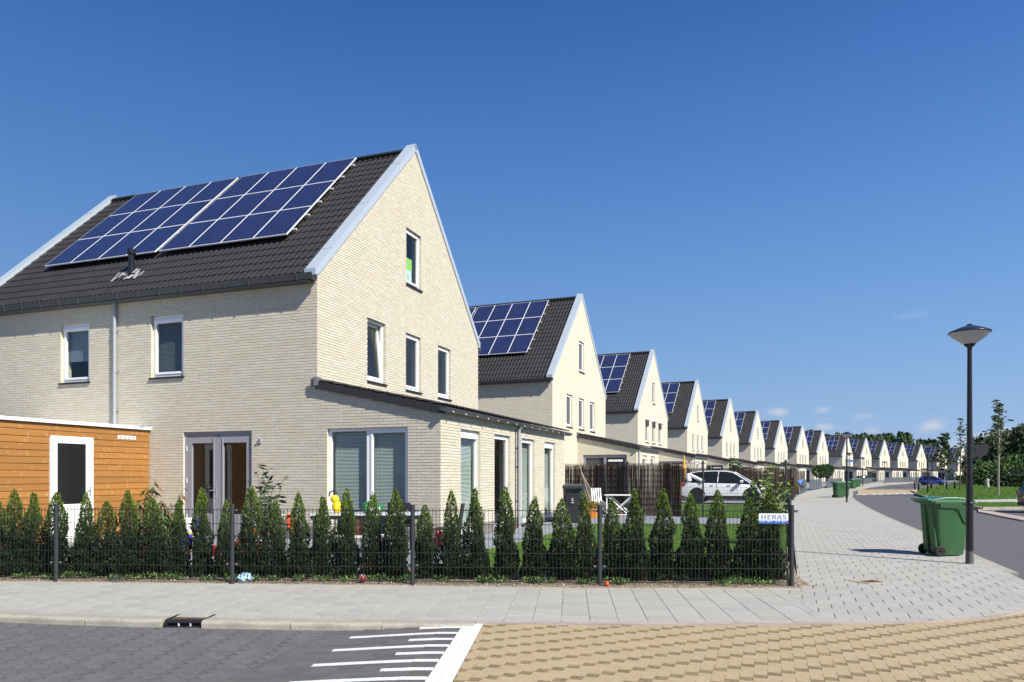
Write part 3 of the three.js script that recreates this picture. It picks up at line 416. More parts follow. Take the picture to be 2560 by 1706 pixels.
    const leaf = new MB(); for (const sx of [-1, 1]) { const lx = cx + sx * 0.455, lw2 = 0.895; leaf.rbox(lx - lw2 / 2 + 0.06, 1.26, -0.09, 0.12, 2.3, 0.06, 0.006); leaf.rbox(lx + lw2 / 2 - 0.06, 1.26, -0.09, 0.12, 2.3, 0.06, 0.006); leaf.rbox(lx, 2.32, -0.09, lw2 - 0.24, 0.19, 0.06, 0.006); leaf.rbox(lx, 0.34, -0.09, lw2 - 0.24, 0.48, 0.06, 0.006); leaf.rbox(lx + (sx < 0 ? 0.33 : -0.33), 1.26, -0.05, 0.03, 2.2, 0.02, 0.004); } leaf.build('leaf', M.greyFrame, d0);
    const gl = new MB(); for (const sx of [-1, 1]) gl.add(new THREE.PlaneGeometry(0.66, 1.66), mx(cx + sx * 0.455, 1.4, -0.1)); gl.build('pane', M.glass, d0);
    const hd = new MB(); hd.rbox(cx - 0.06, 1.08, -0.052, 0.035, 0.24, 0.01, 0.004); hd.bar([cx - 0.06, 1.13, -0.05], [cx - 0.06, 1.13, 0.01], 0.01); hd.bar([cx - 0.06, 1.13, 0.01], [cx - 0.19, 1.13, 0.01], 0.01); hd.build('handle', M.chrome, d0);
    for (const y of [0.5, 1.35, 2.1]) { const hi = new MB(); hi.cyl(cx - w / 2 + 0.07, y, -0.045, 0.013, 0.013, 0.12, 8); hi.build('hinge', M.alu, d0); }
    const th = new MB(); th.box(cx, 0.06, -0.05, w + 0.02, 0.07, 0.22); th.build('threshold', M.black, d0);
    d0.rotation.y = FACE.long;
    const vent = new MB(); vent.box(-1.5, 2.25, 0.015, 0.07, 0.1, 0.03); vent.box(-1.49, 2.3, 0.05, 0.03, 0.03, 0.06); const vm = vent.build('outdoor_socket', M.pipe, h); vm.rotation.y = FACE.long;
  } else if (!full) { const d0 = part('french_door', h), f = new MB(); f.box(1.4, 2.42, -0.1, 2.2, 0.13, 0.1); for (const x of [0.36, 1.4, 2.44]) f.box(x, 1.22, -0.1, 0.12, 2.25, 0.1); f.build('frame', M.greyFrame, d0); const p = new MB(); p.box(1.4, 1.2, -0.12, 2.1, 2.3, 0.01); p.build('pane', M.pane, d0); const v = new MB(); v.box(1.93, 2.2, -0.03, 0.7, 0.1, 0.06); v.build('roller_blind', M.white, d0); d0.rotation.y = FACE.long; d0.position.x = u0; }
  // bricks
  if (fine) {
    const list = [], wallRuns = (a, b, top) => (y) => (y < top ? [[a, b]] : []);
    layBricks(list, FACE.long, [0, 0, 0], 0, 0, wallRuns(-LEN, DEPTH, 2.80), [...longOpen, [0.25, 2.215, 0.1125, 2.4875]], { rand, seam: [0] });
    layBricks(list, FACE.long, [0, 0, 0], 0, 0, (y) => (y < 3.43 ? [[0.004, Math.min(DEPTH, (3.46 - y) / 0.209 - 0.03)]].filter(([a, b]) => b > a) : []), [[0.25, 2.215, 0.1125, 2.4875]], { rand, y0: 2.8 });
    layBricks(list, FACE.long, [0, 0, 0], 0, 0, wallRuns(-LEN, 0, 5.74), longOpen, { rand, y0: 2.8 });
    const roofRun = (y) => { const t = y - 5.88; return t < 0 ? [[0, W]] : t < W / 2 - 0.1 ? [[t, W - t]] : []; };
    layBricks(list, 0, [0, 0, 0], 0, 0, roofRun, OPEN.G, { rand, y0: 2.75, phase: 0.11, seam: [0.33, 4.06, 5.03] });
    layBricks(list, 0, [0, 0, DEPTH], 0, 0, wallRuns(0, 9.45, 2.77), aw, { rand, phase: 0.11 });
    const eye = new V3(4.26, 1.47, 15.9), tone = (b) => (b.k < 5 ? PLINTH[Math.floor(rand() * 3)] : jitter(rand, TONES[Math.floor(rand() * 5)], 0.025, 0.01));
    // the nearest bricks, at the annex corner, one by one
    const d = (b) => { const e = b.m.elements; return Math.hypot(e[12] - 0.3, (e[13] - 1.9) * 1.1, e[14] - 2.9); };
    list.sort((a, b) => d(a) - d(b)); const mats = [...TONES, ...PLINTH].map((c) => { const m = M.brick.clone(); m.color = C(...c); return m; });
    for (const b of list.slice(0, 300)) { const m = mesh('brick', unitBox, mats[b.k < 5 ? 5 + Math.floor(rand() * 3) : Math.floor(rand() * 5)], h); b.m.decompose(m.position, m.quaternion, m.scale); }
    const rest = list.slice(300); inst('brick', unitBox, M.brick, rest.map((b) => b.m), rest.map(tone), h);
  } else { const p = new MB(); p.box(u0 + (9.45 - u0) / 2, 0.08, DEPTH + 0.004, 9.45 - u0, 0.5, 0.008); p.build('plinth', M.plinth, h); }
  // roof: boarding, tiles, ridge, verge caps, gutters
  const deck = new MB(); for (const sx of [1, -1]) { const c = onRoof(SLOPE / 2 - 0.12, -0.26, 0); deck.box(W / 2 + sx * (c.x - W / 2), c.y, -LEN / 2, SLOPE + 0.2, 0.12, LEN - 0.12, [0, 0, sx * PITCH]); } deck.build('roof_deck', M.dark, h);
  const back = new MB(); { const c = onRoof(SLOPE / 2 - 0.15, -0.1, 0); back.box(W - c.x, c.y, -LEN / 2, SLOPE + 0.1, 0.06, LEN - 0.5, [0, 0, -PITCH]); } back.build('roof_back', M.roofBack, h);
  const tiles = roofTiles(-LEN + 0.16, -0.22), roof = part('roof', h);
  if (fine) { const e = new V3(-4, -8, 0.5); const key = (m) => m.elements[14] * -1 + m.elements[13] * 0.25; tiles.sort((a, b) => key(a) - key(b)); for (const m of tiles.slice(0, 300)) { const t = mesh('roof_tile', tileGeo, M.tile, roof); m.decompose(t.position, t.quaternion, t.scale); } }
  inst('roof_tile', tileGeo, M.tile, fine ? tiles.slice(300) : tiles, (fine ? tiles.slice(300) : tiles).map(() => { const v = 0.85 + rand() * 0.3; return [v, v, v * 0.98]; }), roof);
  const ridge = new MB(), rb = new M4().makeBasis(new V3(0, 1, 0), new V3(0, 0.03, 1).normalize(), new V3(1, 0, 0)); for (let i = 0; i < 26; i++) ridge.add(new THREE.CylinderGeometry(0.125, 0.108, 0.46, 10, 1, false, 0, Math.PI), rb.clone().setPosition(W / 2, EAVE + W / 2 - 0.26, -0.45 - i * 0.41)); ridge.build('ridge_tile', M.tile, roof);
  for (const zc of [-0.11, -LEN + 0.11]) for (const sx of [1, -1]) {
    const c = onRoof(3.205, -0.075, 0), v = new MB(); v.box(W / 2 + sx * (c.x - W / 2), c.y, zc, 6.70, 0.15, 0.29, [0, 0, sx * PITCH]);
    for (const s of [0.75, 3.0, 5.3]) { const e = onRoof(s, 0.002, 0); v.box(W / 2 + sx * (e.x - W / 2), e.y, zc, 0.012, 0.012, 0.296, [0, 0, sx * PITCH]); }
    v.box(W / 2 + sx * (-0.065 - W / 2), 5.895, zc, 0.09, 0.19, 0.288); v.build('verge_cap', M.zinc, h);
  }
  const gut = new MB(), gs = new THREE.Shape(); gs.moveTo(-0.10, 5.84); gs.lineTo(-0.10, 5.71); gs.lineTo(-0.27, 5.71); gs.lineTo(-0.315, 5.84); gs.lineTo(-0.30, 5.845); gs.lineTo(-0.26, 5.725); gs.lineTo(-0.115, 5.725); gs.lineTo(-0.115, 5.84);
  gut.add(new THREE.ExtrudeGeometry(gs, { depth: LEN + 0.05, bevelEnabled: false }), mx(0, 0, -LEN + 0.02)); gut.box(-0.13, 5.69, -LEN / 2, 0.26, 0.012, LEN - 0.1); gut.build('gutter', M.gutter, h);
  const br = new MB(); for (let i = 0; i < 17; i++) { br.box(-0.19, 5.704, -0.32 - i * 0.64, 0.2, 0.012, 0.03); br.box(-0.296, 5.772, -0.32 - i * 0.64, 0.012, 0.15, 0.03, [0, 0, 0.33]); } br.build('gutter_bracket', M.gutter, h);
  const bg = new MB(); bg.box(W + 0.16, 5.79, -LEN / 2, 0.16, 0.12, LEN); bg.build('gutter', M.gutter, h);
  if (fine) { const dp = new MB(); dp.cyl(-0.07, 3.0, -5.765, 0.042, 0.042, 5.5, 14); for (const y of [5.0, 4.0, 3.05]) { dp.cyl(-0.07, y, -5.765, 0.05, 0.05, 0.05, 14); dp.box(-0.03, y + 0.03, -5.70, 0.06, 0.02, 0.02); } dp.build('downpipe', M.pipe, h); }
  // annex roof
  const ax0 = u0 - 0.06, ar = part('annex_roof', h), aDeck = new MB(); aDeck.box((ax0 + 9.5) / 2, 3.165, DEPTH / 2 + 0.02, 9.44 - ax0, 0.1, 3.12, [annexPitch, 0, 0]); aDeck.build('roof_deck', M.dark, ar);
  inst('roof_tile', tileGeo, M.tile, annexTiles(ax0, 9.56), null, ar);
  const ver = new MB(); for (let i = 0; i < 9; i++) { const z = 0.19 + i * 0.345; ver.rbox(ax0 - 0.012, 3.505 - z * 0.209 - 0.055, z, 0.035, 0.165, 0.345, 0.006, [annexPitch * 0.72, 0, 0]); ver.rbox(9.58, 3.505 - z * 0.209 - 0.045, z, 0.035, 0.12, 0.345, 0.006, [annexPitch * 0.72, 0, 0]); } ver.build('verge_tile', M.tile, ar);
  { const fl = new MB(), r2 = rngOf(9); for (let i = 0; i < 32; i++) fl.box(ax0 + 0.15 + i * 0.3, 3.52 + r2() * 0.03, 0.035, 0.31, 0.13, 0.014, [-0.45 + r2() * 0.3, (r2() - 0.5) * 0.2, (r2() - 0.5) * 0.1]); fl.box(ax0 + 0.02, 3.52, 0.03, 0.16, 0.19, 0.1); fl.box(ax0 - 0.02, 3.5, -0.03, 0.02, 0.17, 0.16); fl.build('flashing', M.lead, ar); }
  const ag = new MB(), as = new THREE.Shape(); as.absarc(0, 0, 0.07, Math.PI, 2 * Math.PI); as.lineTo(0.06, 0.004); as.absarc(0, 0, 0.06, 2 * Math.PI, Math.PI, true); ag.add(new THREE.ExtrudeGeometry(as, { depth: 9.72 - u0 + 0.16, bevelEnabled: false }), mx(u0 - 0.16, 2.845, 3.10, [0, Math.PI / 2, 0])); ag.add(new THREE.CircleGeometry(0.066, 12, Math.PI, Math.PI), mx(u0 - 0.159, 2.845, 3.10, [0, -Math.PI / 2, 0])); ag.bar([u0 - 0.16, 2.85, 3.172], [9.72, 2.85, 3.172], 0.011); ag.build('gutter', M.gutter, ar);
  const ab = new MB(); for (let x = u0 + 0.2; x < 9.6; x += 0.66) { ab.box(x, 2.80, 3.14, 0.025, 0.012, 0.1, [0.5, 0, 0]); ab.box(x, 2.79, 3.168, 0.028, 0.03, 0.014); } ab.build('gutter_bracket', M.alu, ar);
  const ad = new MB(); const dx = full ? 4.75 : u0 + 0.35; ad.cyl(dx, 1.35, DEPTH + 0.06, 0.042, 0.042, 2.7, 14); ad.bar([dx, 2.68, DEPTH + 0.06], [dx, 2.78, DEPTH + 0.12], 0.04, 12); ad.build('downpipe', M.pipe, h);
  if (full) { const wv = new MB(); wv.cyl(dx - 0.16, 1.35, DEPTH + 0.015, 0.012, 0.012, 2.6, 6); for (const y of [0.8, 1.7, 2.2]) wv.box(dx - 0.08, y, DEPTH + 0.02, 0.12, 0.015, 0.02); wv.build('cable', M.black, h); }
  // solar panels: 54-cell modules, four columns and three rows to a field
  const panelGeo = new MB(), PW = 0.99, PH = 1.477; panelGeo.rbox(0, -0.012, 0, PW, 0.035, PH, 0.004); const pg = panelGeo.geo(), glassG = new THREE.PlaneGeometry(PW - 0.05, PH - 0.05); glassG.rotateX(-Math.PI / 2); glassG.translate(0, 0.0075, 0);
  const pb = slopeBasis(PITCH), q = new THREE.Quaternion().setFromRotationMatrix(pb), fields = columns > 4 ? [1.665, 5.755] : [1.665];
  for (const v0 of fields) for (let c = 0; c < 4; c++) for (let r2 = 0; r2 < 3; r2++) {
    const p = mesh('solar_panel', pg, M.alu, h), s = 1.68 + (r2 + 0.5) * 1.483; p.position.copy(onRoof(s, 0.045, -(v0 + (c + 0.5) * 0.993))); p.quaternion.copy(q); mesh('glass', glassG, M.cell, p);
  }
  const rail = new MB(); for (const v0 of fields) for (let r2 = 0; r2 < 3; r2++) for (const t of [0.35, 1.1]) { const a = onRoof(1.68 + r2 * 1.483 + t, -0.02, 0); rail.box(a.x, a.y, -(v0 + 1.986), 0.04, 0.04, 4.12, [0, 0, PITCH]); } rail.build('mounting_rail', M.alu, h);
  if (fine) {
    const b = onRoof(0.92, -0.1, -6.08), fp = part('flue', h), p = new MB(); p.cyl(b.x, b.y + 0.27, b.z, 0.072, 0.072, 0.62, 18); p.cyl(b.x, b.y + 0.54, b.z, 0.105, 0.105, 0.13, 20); p.cyl(b.x, b.y + 0.10, b.z, 0.088, 0.082, 0.26, 18); p.build('pipe', std([0.012, 0.012, 0.013], 0.25), fp);
    const r2 = rngOf(31), l = new MB(); for (let i = 0; i < 14; i++) { const o = onRoof(0.62 + r2() * 0.4, -0.085 + r2() * 0.02, -6.08 + (i - 6.5) * 0.065); l.box(o.x, o.y - 0.012, o.z, 0.16 + r2() * 0.06, 0.008, 0.075, [(r2() - 0.5) * 0.5, (r2() - 0.5) * 0.3, PITCH + (r2() - 0.5) * 0.2]); } l.build('flashing', std([0.42, 0.42, 0.43], 0.5, { metalness: 0.3 }), fp);
  }
  if (hoods) { const hd = new MB(); for (const [a, b] of OPEN.G.slice(0, 3)) { hd.rbox((a + b) / 2, 5.42, 0.09, b - a + 0.25, 0.12, 0.16, 0.03); hd.box((a + b) / 2, 5.38, 0.25, b - a + 0.2, 0.02, 0.22, [0.5, 0, 0]); } hd.build('window_hood', M.white, h); }
  return h;
}
const ROW = [[-4.26, 15.90, 70.36, 1], [1.81, 32.60, 67.93, 0], [8.47, 48.96, 65.76, 0], [15.87, 65.86, 63.83, 0], [23.86, 82.58, 61.52, 0], [32.33, 98.52, 59.59, 0], [42.0, 116.18, 57.5, 0], [51.24, 130.81, 55.47, 1], [59.99, 142.88, 53.93, 1], [73.79, 162.4, 51.68, 1], [83.69, 174.29, 49.92, 0], [93.73, 185.37, 48.13, 1], [104.97, 197.87, 46.06, 1], [116.95, 210.19, 45.0, 0], [130, 222.5, 42.5, 1], [143.5, 234, 40.5, 0], [157.5, 245, 38.5, 0]];
const ORD = ['nearest', 'second', 'third', 'fourth', 'fifth', 'sixth', 'seventh', 'eighth', 'ninth', 'tenth', 'eleventh', 'twelfth', 'thirteenth', 'fourteenth', 'fifteenth', 'sixteenth', 'seventeenth and farthest'];
{
  const proto = { second: buildHouse({ full: false, columns: 8 }), third: buildHouse({ full: false, hoods: true }), full: buildHouse({ full: true }), short: buildHouse({ full: false }) }, usedProto = {};
  ROW.forEach(([X, Z, th, full], i) => {
    const key = i === 1 ? 'second' : i === 2 ? 'third' : full ? 'full' : 'short';
    const h = i === 0 ? buildHouse({ full: true, fine: true, columns: 8 }) : usedProto[key] ? proto[key].clone() : proto[key]; usedProto[key] = true;
    h.name = numbered('brick_house'); h.position.copy(at(X, Z)); h.rotation.y = th * Math.PI / 180;
    const label = i === 0 ? 'large cream brick corner house with solar roof, tall gable and lean-to, nearest of the row' : i === 2 ? 'cream gabled house with white hoods over its three windows, third in the row' : `cream gabled house with solar panels, ${ORD[i]} in the row counted from the corner`;
    tag(h, label, 'house', 'gabled houses along the curved street'); scene.add(h);
  });
}
// ---------------------------------------------------------------- the larch-clad shed against the corner house
{
  const th = 70.36 * Math.PI / 180, t = thing('garden_shed', 'flat roofed shed clad in orange wooden planks with a white door', 'shed', null, at(-4.26, 15.9), th);
  // in house axes: street wall at z = -4.72, from x = 0 (house) to x = -5.6; the shed runs back to z = -8.4
  const core = new MB(); core.box(-2.8, 1.2, -6.6, 5.58, 2.7, 3.7); core.build('wall', M.dark, t);
  const mats = tPlanks.flatMap((x, i) => [0, 1].map((j) => { const a = x.clone(); a.repeat.set(1, 1); a.needsUpdate = true; return std([1, 1, 1].map((v) => v * (0.92 + 0.12 * j + 0.03 * i)), 0.62, { map: a, bumpMap: a, bumpScale: 0.0015 }); })), r = rngOf(71);
  const plank = (len) => { const g = new RoundedBoxGeometry(len, 0.129, 0.022, 1, 0.004), p = g.attributes.position, uv = new Float32Array(p.count * 2), o = r(), o2 = r() * 0.5; for (let i = 0; i < p.count; i++) { uv[i * 2] = p.getX(i) / 2.6 + o; uv[i * 2 + 1] = 0.5 + p.getY(i) / 0.145; } g.setAttribute('uv', new THREE.BufferAttribute(uv, 2)); return g; };
  for (let k = 0; k < 18; k++) {
    const y = 2.475 - k * 0.1385, doorRow = y < 2.29, runs = doorRow ? [[-5.6, -2.585], [-1.56, -0.015]] : [[-5.6, -2.59], [-2.587, -0.015]];
    for (const [a, b] of runs) { const m = mesh('plank', plank(b - a), mats[Math.floor(r() * 6)], t); m.position.set((a + b) / 2, y + (r() - 0.5) * 0.002, -4.735); m.rotation.x = -0.025 + (r() - 0.5) * 0.01; }
  }
  const e = new MB(); e.box(-5.61, 1.2, -6.6, 0.02, 2.6, 3.6); e.build('end_cladding', mats[0], t);
  const rf = new MB(); rf.rbox(-2.79, 2.592, -6.55, 5.62, 0.075, 3.78, 0.008); rf.build('roof_trim', M.white, t);
  const sp = new MB(); sp.box(0.0 - 0.16, 2.645, -4.72, 0.4, 0.03, 0.1, [0, 0.2, 0.06]); sp.bar([-0.2, 2.64, -4.72], [-0.2, 2.74, -4.72], 0.012); sp.build('roof_outlet', M.pipe, t);
  const d = part('door', t), f = new MB(); f.box(-2.073, 2.275, -4.715, 1.0, 0.05, 0.05); f.box(-2.55, 1.2, -4.715, 0.05, 2.15, 0.05); f.box(-1.597, 1.2, -4.715, 0.05, 2.15, 0.05); f.build('frame', M.pvc, d);
  const l = new MB(); l.rbox(-2.475, 1.2, -4.72, 0.11, 2.1, 0.045, 0.005); l.rbox(-1.68, 1.2, -4.72, 0.12, 2.1, 0.045, 0.005); l.rbox(-2.08, 2.20, -4.72, 0.68, 0.1, 0.045, 0.005); l.rbox(-2.08, 0.5, -4.72, 0.68, 0.72, 0.045, 0.005); l.build('leaf', M.pvc, d);
  const gl = new MB(); gl.box(-2.08, 1.51, -4.725, 0.7, 1.31, 0.01); gl.build('pane', std([0.014, 0.015, 0.016], 0.12), d);
  for (const y of [2.02, 1.15, 0.4]) { const hg = new MB(); hg.cyl(-2.535, y, -4.685, 0.011, 0.011, 0.11, 8); hg.build('hinge', M.pipe, d); } const hn = new MB(); hn.box(-1.655, 1.12, -4.69, 0.03, 0.2, 0.01); hn.bar([-1.655, 1.15, -4.68], [-1.78, 1.15, -4.65], 0.009); hn.build('handle', M.chrome, d);
  const gr = part('vent_grille', t), g0 = new MB(); g0.box(-0.665, 2.352, -4.72, 0.5, 0.085, 0.012); g0.build('frame', M.white, gr); const g1 = new MB(); for (let i = 0; i < 4; i++) for (let j = 0; j < 4; j++) g1.box(-0.85 + i * 0.122, 2.325 + j * 0.018, -4.712, 0.09, 0.008, 0.006); g1.build('slat', M.pipe, gr);
  const st = new MB(); st.box(-2.07, 0.08, -4.6, 1.1, 0.1, 0.3); st.build('doorstep', M.concrete, t);
}

// ---------------------------------------------------------------- fences
const postGeo = (h, r) => { const b = new MB(); b.cyl(0, h / 2, 0, r, r, h, 16); b.cyl(0, h + 0.006, 0, r * 1.06, r * 1.02, 0.022, 16); return b.geo(); };
const clampGeo = (r) => { const b = new MB(); b.cyl(0, 0, 0, r * 1.08, r * 1.08, 0.035, 16); b.box(0, 0, 0.0, 0.17, 0.028, 0.012); return b.geo(); };
const boltGeo = (() => { const b = new MB(); b.cyl(-0.065, 0, 0.012, 0.009, 0.009, 0.012, 8, [Math.PI / 2, 0, 0]); b.cyl(0.065, 0, 0.012, 0.009, 0.009, 0.012, 8, [Math.PI / 2, 0, 0]); return b.geo(); })();
const panelCache = {};
function panelGeo2(L, y0, y1, pitch = 0.2) { const key = L.toFixed(2) + y1; return panelCache[key] ??= (() => { const b = new MB(), n = Math.round(L / 0.05); for (let i = 0; i <= n; i++) b.box(-L / 2 + i * L / n, (y0 + y1) / 2, 0, 0.005, y1 - y0, 0.005); for (let y = y0; y < y1 + 0.01; y += pitch) for (const z of [-0.0065, 0.0065]) b.box(0, y, z, L, 0.0075, 0.007); return b.geo(); })(); }
function meshFence(label, line, o) {
  const t = thing('mesh_fence', label, 'fence', o.group, at(...line[0], o.y ?? 0)), h = o.h, r = o.r ?? 0.03, pg = postGeo(h + 0.02, r), cg = clampGeo(r);
  for (let i = 0; i < line.length; i++) {
    const [a, b] = line[i], px = a - line[0][0], pz = -(b - line[0][1]), [n0, n1] = line[Math.min(line.length - 1, i + 1)], [q0, q1] = line[Math.max(0, i - 1)], turn = Math.atan2(n1 - q1, n0 - q0);
    if (!o.skip?.includes(i)) { mesh('post', pg, M.post, t).position.set(px, 0, pz); if (!o.plain) for (const y of [0.27, h - 0.045]) { const c = mesh('clamp', cg, M.post, t); c.position.set(px, y, pz); c.rotation.y = turn; mesh('bolt', boltGeo, M.bolt, c); } }
    if (i < line.length - 1) { const [c, d] = line[i + 1], L = Math.hypot(c - a, d - b) - 0.03, m = mesh('mesh_panel', panelGeo2(L, 0.055, h - 0.02 + (o.top ?? 0), o.pitch ?? (h > 1.2 ? 0.2 : 0.19)), M.wire, t); m.position.set((a + c) / 2 - line[0][0], 0, -((b + d) / 2 - line[0][1])); m.rotation.y = Math.atan2(d - b, c - a); }
  }
  return t;
}
meshFence('low black wire mesh fence with round posts along the front pavement', [[-8.82, 10.25], [-6.31, 10.07], [-3.80, 9.88], [-1.33, 9.74], [1.16, 9.62], [3.68, 9.57]], { h: 1.045 });
{ const a = [3.70, 9.62], b = [8.62, 22.9], line = []; for (let i = 0; i <= 5; i++) line.push([lerp(a[0], b[0], i / 5), lerp(a[1], b[1], i / 5)]); meshFence('low black mesh fence running up the side of the corner garden', line, { h: 1.04, skip: [0, 5] }); }
const tall = [[1.85, 26.75], [4.06, 25.55], [6.37, 24.25], [8.62, 22.9]];
meshFence('tall black mesh fence between the corner garden and its neighbour', tall, { h: 1.9, r: 0.032, y: 0.03 });
// the maker's plate on the last panel of the front fence
{
  const t = thing('fence_sign', 'small white and blue maker plate with HERAS lettering on the front fence', 'sign', null, at(3.43, 9.54, 0.905), -0.02), b = new MB(); b.rbox(0, 0, 0, 0.385, 0.132, 0.004, 0.0018); b.build('plate', M.white, t);
  const cv = document.createElement('canvas'); cv.width = 768; cv.height = 256; const g = cv.getContext('2d'); g.fillStyle = '#e6e6ee'; g.fillRect(0, 0, 768, 256); g.fillStyle = '#2150a8'; g.fillRect(0, 178, 768, 78);
  g.fillStyle = '#7c84a4'; g.font = 'bold 168px sans-serif'; g.textBaseline = 'alphabetic'; const wt = g.measureText('HERAS').width; g.save(); g.translate(384, 152); g.scale(690 / wt, 1); g.fillText('HERAS', -wt / 2, 0); g.strokeStyle = '#7c84a4'; g.lineWidth = 7; g.strokeText('HERAS', -wt / 2, 0); g.restore();
  g.fillStyle = '#dfe6f5'; [[24, 40], [230, 34], [440, 34], [610, 44]].forEach(([x, s], i) => { g.fillRect(x, 192, i === 0 ? 10 : s * 0.6, 34); if (i === 0) g.fillRect(x, 192, 24, 12); if (i === 1) { g.fillRect(x - 14, 192, 44, 14); } g.fillRect(x + 46, 204, 90 - i * 8, 11); });
  const tx = new THREE.CanvasTexture(cv); tx.colorSpace = THREE.SRGBColorSpace; const f = mesh('print', new THREE.PlaneGeometry(0.38, 0.127), std([1, 1, 1], 0.4, { map: tx }), t); f.position.z = 0.0035;
}
// woven twig screens: sticks of their own, tied by wires
function twigScreen(name, label, a, b, h, o = {}) {
  const t = thing(name, label, 'screen', o.group, at(a[0], a[1], o.y ?? 0.05), Math.atan2(b[1] - a[1], b[0] - a[0])), L = Math.hypot(b[0] - a[0], b[1] - a[1]), r = rngOf(o.seed ?? 1), m = new MB(), n = Math.floor(L / (o.step ?? 0.008));
  for (let i = 0; i < n; i++) {
    const x = (i + r() * 0.8) * L / n; if (o.gap && o.gap(x, r())) continue; const pale = o.pale ? o.pale(x) : 0, c = r() < pale ? jitter(r, [0.36, 0.29, 0.21], 0.35) : jitter(r, [0.062, 0.030, 0.017], 0.6, 0.1), hh = h * (0.96 + r() * 0.05), low = o.low ? o.low(x) : 0.02, z = (r() - 0.5) * 0.03;
    m.bar([x, low, z], [x + (r() - 0.5) * 0.05, hh, z + (r() - 0.5) * 0.02], 0.005 + r() * 0.0045, 3, c);
  }
  m.build('sticks', M.stick, t, false).userData.kind = 'stuff';
  const w = new MB(); for (let y = 0.2; y < h; y += 0.2) { w.box(L / 2, y, 0.02, L, 0.006, 0.006); w.box(L / 2, y, -0.02, L, 0.006, 0.006); } w.build('binding_wire', M.dark, t);
  if (o.posts) { const pg = postGeo(h + 0.04, 0.035); for (const x of o.posts) mesh('post', pg, M.post, t).position.set(x, 0, 0.04); }
  return t;
}
twigScreen('twig_screen', 'woven brown twig screen with pale patches tied to the tall mesh fence', [1.95, 26.8], [5.75, 24.7], 1.82, { seed: 4, step: 0.0062, pale: (x) => (x < 1.15 ? 0.85 : x > 2.95 && x < 3.75 ? 0.85 : 0.12), gap: (x, q) => x > 1.25 && x < 2.7 && q < 0.10 });
{ // a loose strip of pale reeds that hangs askew in front of the screen
  const t = thing('reed_mat', 'loose pale reed mat sliding down askew in front of the twig screen', 'screen', null, at(2.75, 26.2, 0.1), -0.5), r = rngOf(6), m = new MB(); for (let i = 0; i < 46; i++) { const f = i / 46; m.bar([0.05 + f * 1.35, 0.02 + 0.15 * r(), (r() - .5) * .02], [-0.35 + f * 0.62, lerp(1.7, 0.35, f) + (r() - .5) * .1, (r() - .5) * .02], 0.009, 4, jitter(r, [0.46, 0.385, 0.29], 0.2)); } m.build('sticks', M.stick, t, false).userData.kind = 'stuff';
}
twigScreen('twig_screen', 'dark brown twig screen behind the white car', [6.6, 41.0], [16.15, 41.9], 1.86, { seed: 7, step: 0.0085, pale: () => 0.05, posts: [0.4, 3.4, 6.4, 9.5], gap: (x, q) => q < 0.06 });
twigScreen('twig_screen', 'brown twig screen running along the pavement beyond the white car', [16.2, 42.0], [21.2, 54.3], 1.86, { seed: 8, step: 0.012, pale: () => 0.05, posts: [0.1, 6.5, 13.2] });
twigScreen('twig_screen', 'brown twig screen standing across the gardens behind the low slatted fences', [18.0, 71.9], [28.7, 71.2], 1.86, { seed: 9, step: 0.013, pale: () => 0.05, posts: [0.1, 5.2, 10.6] });
// grey mesh fences with woven strips along the pavement, further up the street
function stripFence(label, a, b, seed) {
  const t = thing('strip_fence', label, 'fence', 'low grey strip fences along the pavement', at(a[0], a[1], 0.02), Math.atan2(b[1] - a[1], b[0] - a[0])), L = Math.hypot(b[0] - a[0], b[1] - a[1]), n = Math.max(2, Math.round(L / 2.5)), r = rngOf(seed);
  for (let i = 0; i <= n; i++) mesh('post', postGeo(1.08, 0.03), M.post, t).position.set(i * L / n, 0, 0);
  for (let j = 0; j < 5; j++) { const s = new MB(); for (let i = 0; i < n; i++) s.rbox((i + 0.5) * L / n, 0.16 + j * 0.2, 0, L / n - 0.07, 0.185, 0.02, 0.006, null); s.build('slat', std([0.075 * (0.9 + 0.2 * r()), 0.092, 0.108], 0.6), t); }
}
stripFence('low dark grey strip fence just beyond the dry orange plants', [21.75, 55.0], [26.9, 66.6], 1);
stripFence('low dark grey strip fence between the brown screen and the two ball trees', [29.1, 71.0], [33.8, 79.4], 2);
stripFence('low dark grey strip fence beyond the two ball trees', [37.0, 85.4], [46.5, 102.6], 3);
stripFence('low dark grey strip fence in front of the parked black car', [54.0, 115.6], [68.5, 138.4], 4);
stripFence('low dark strip fence at the far end of the bend', [77.0, 150.2], [101, 177], 5);

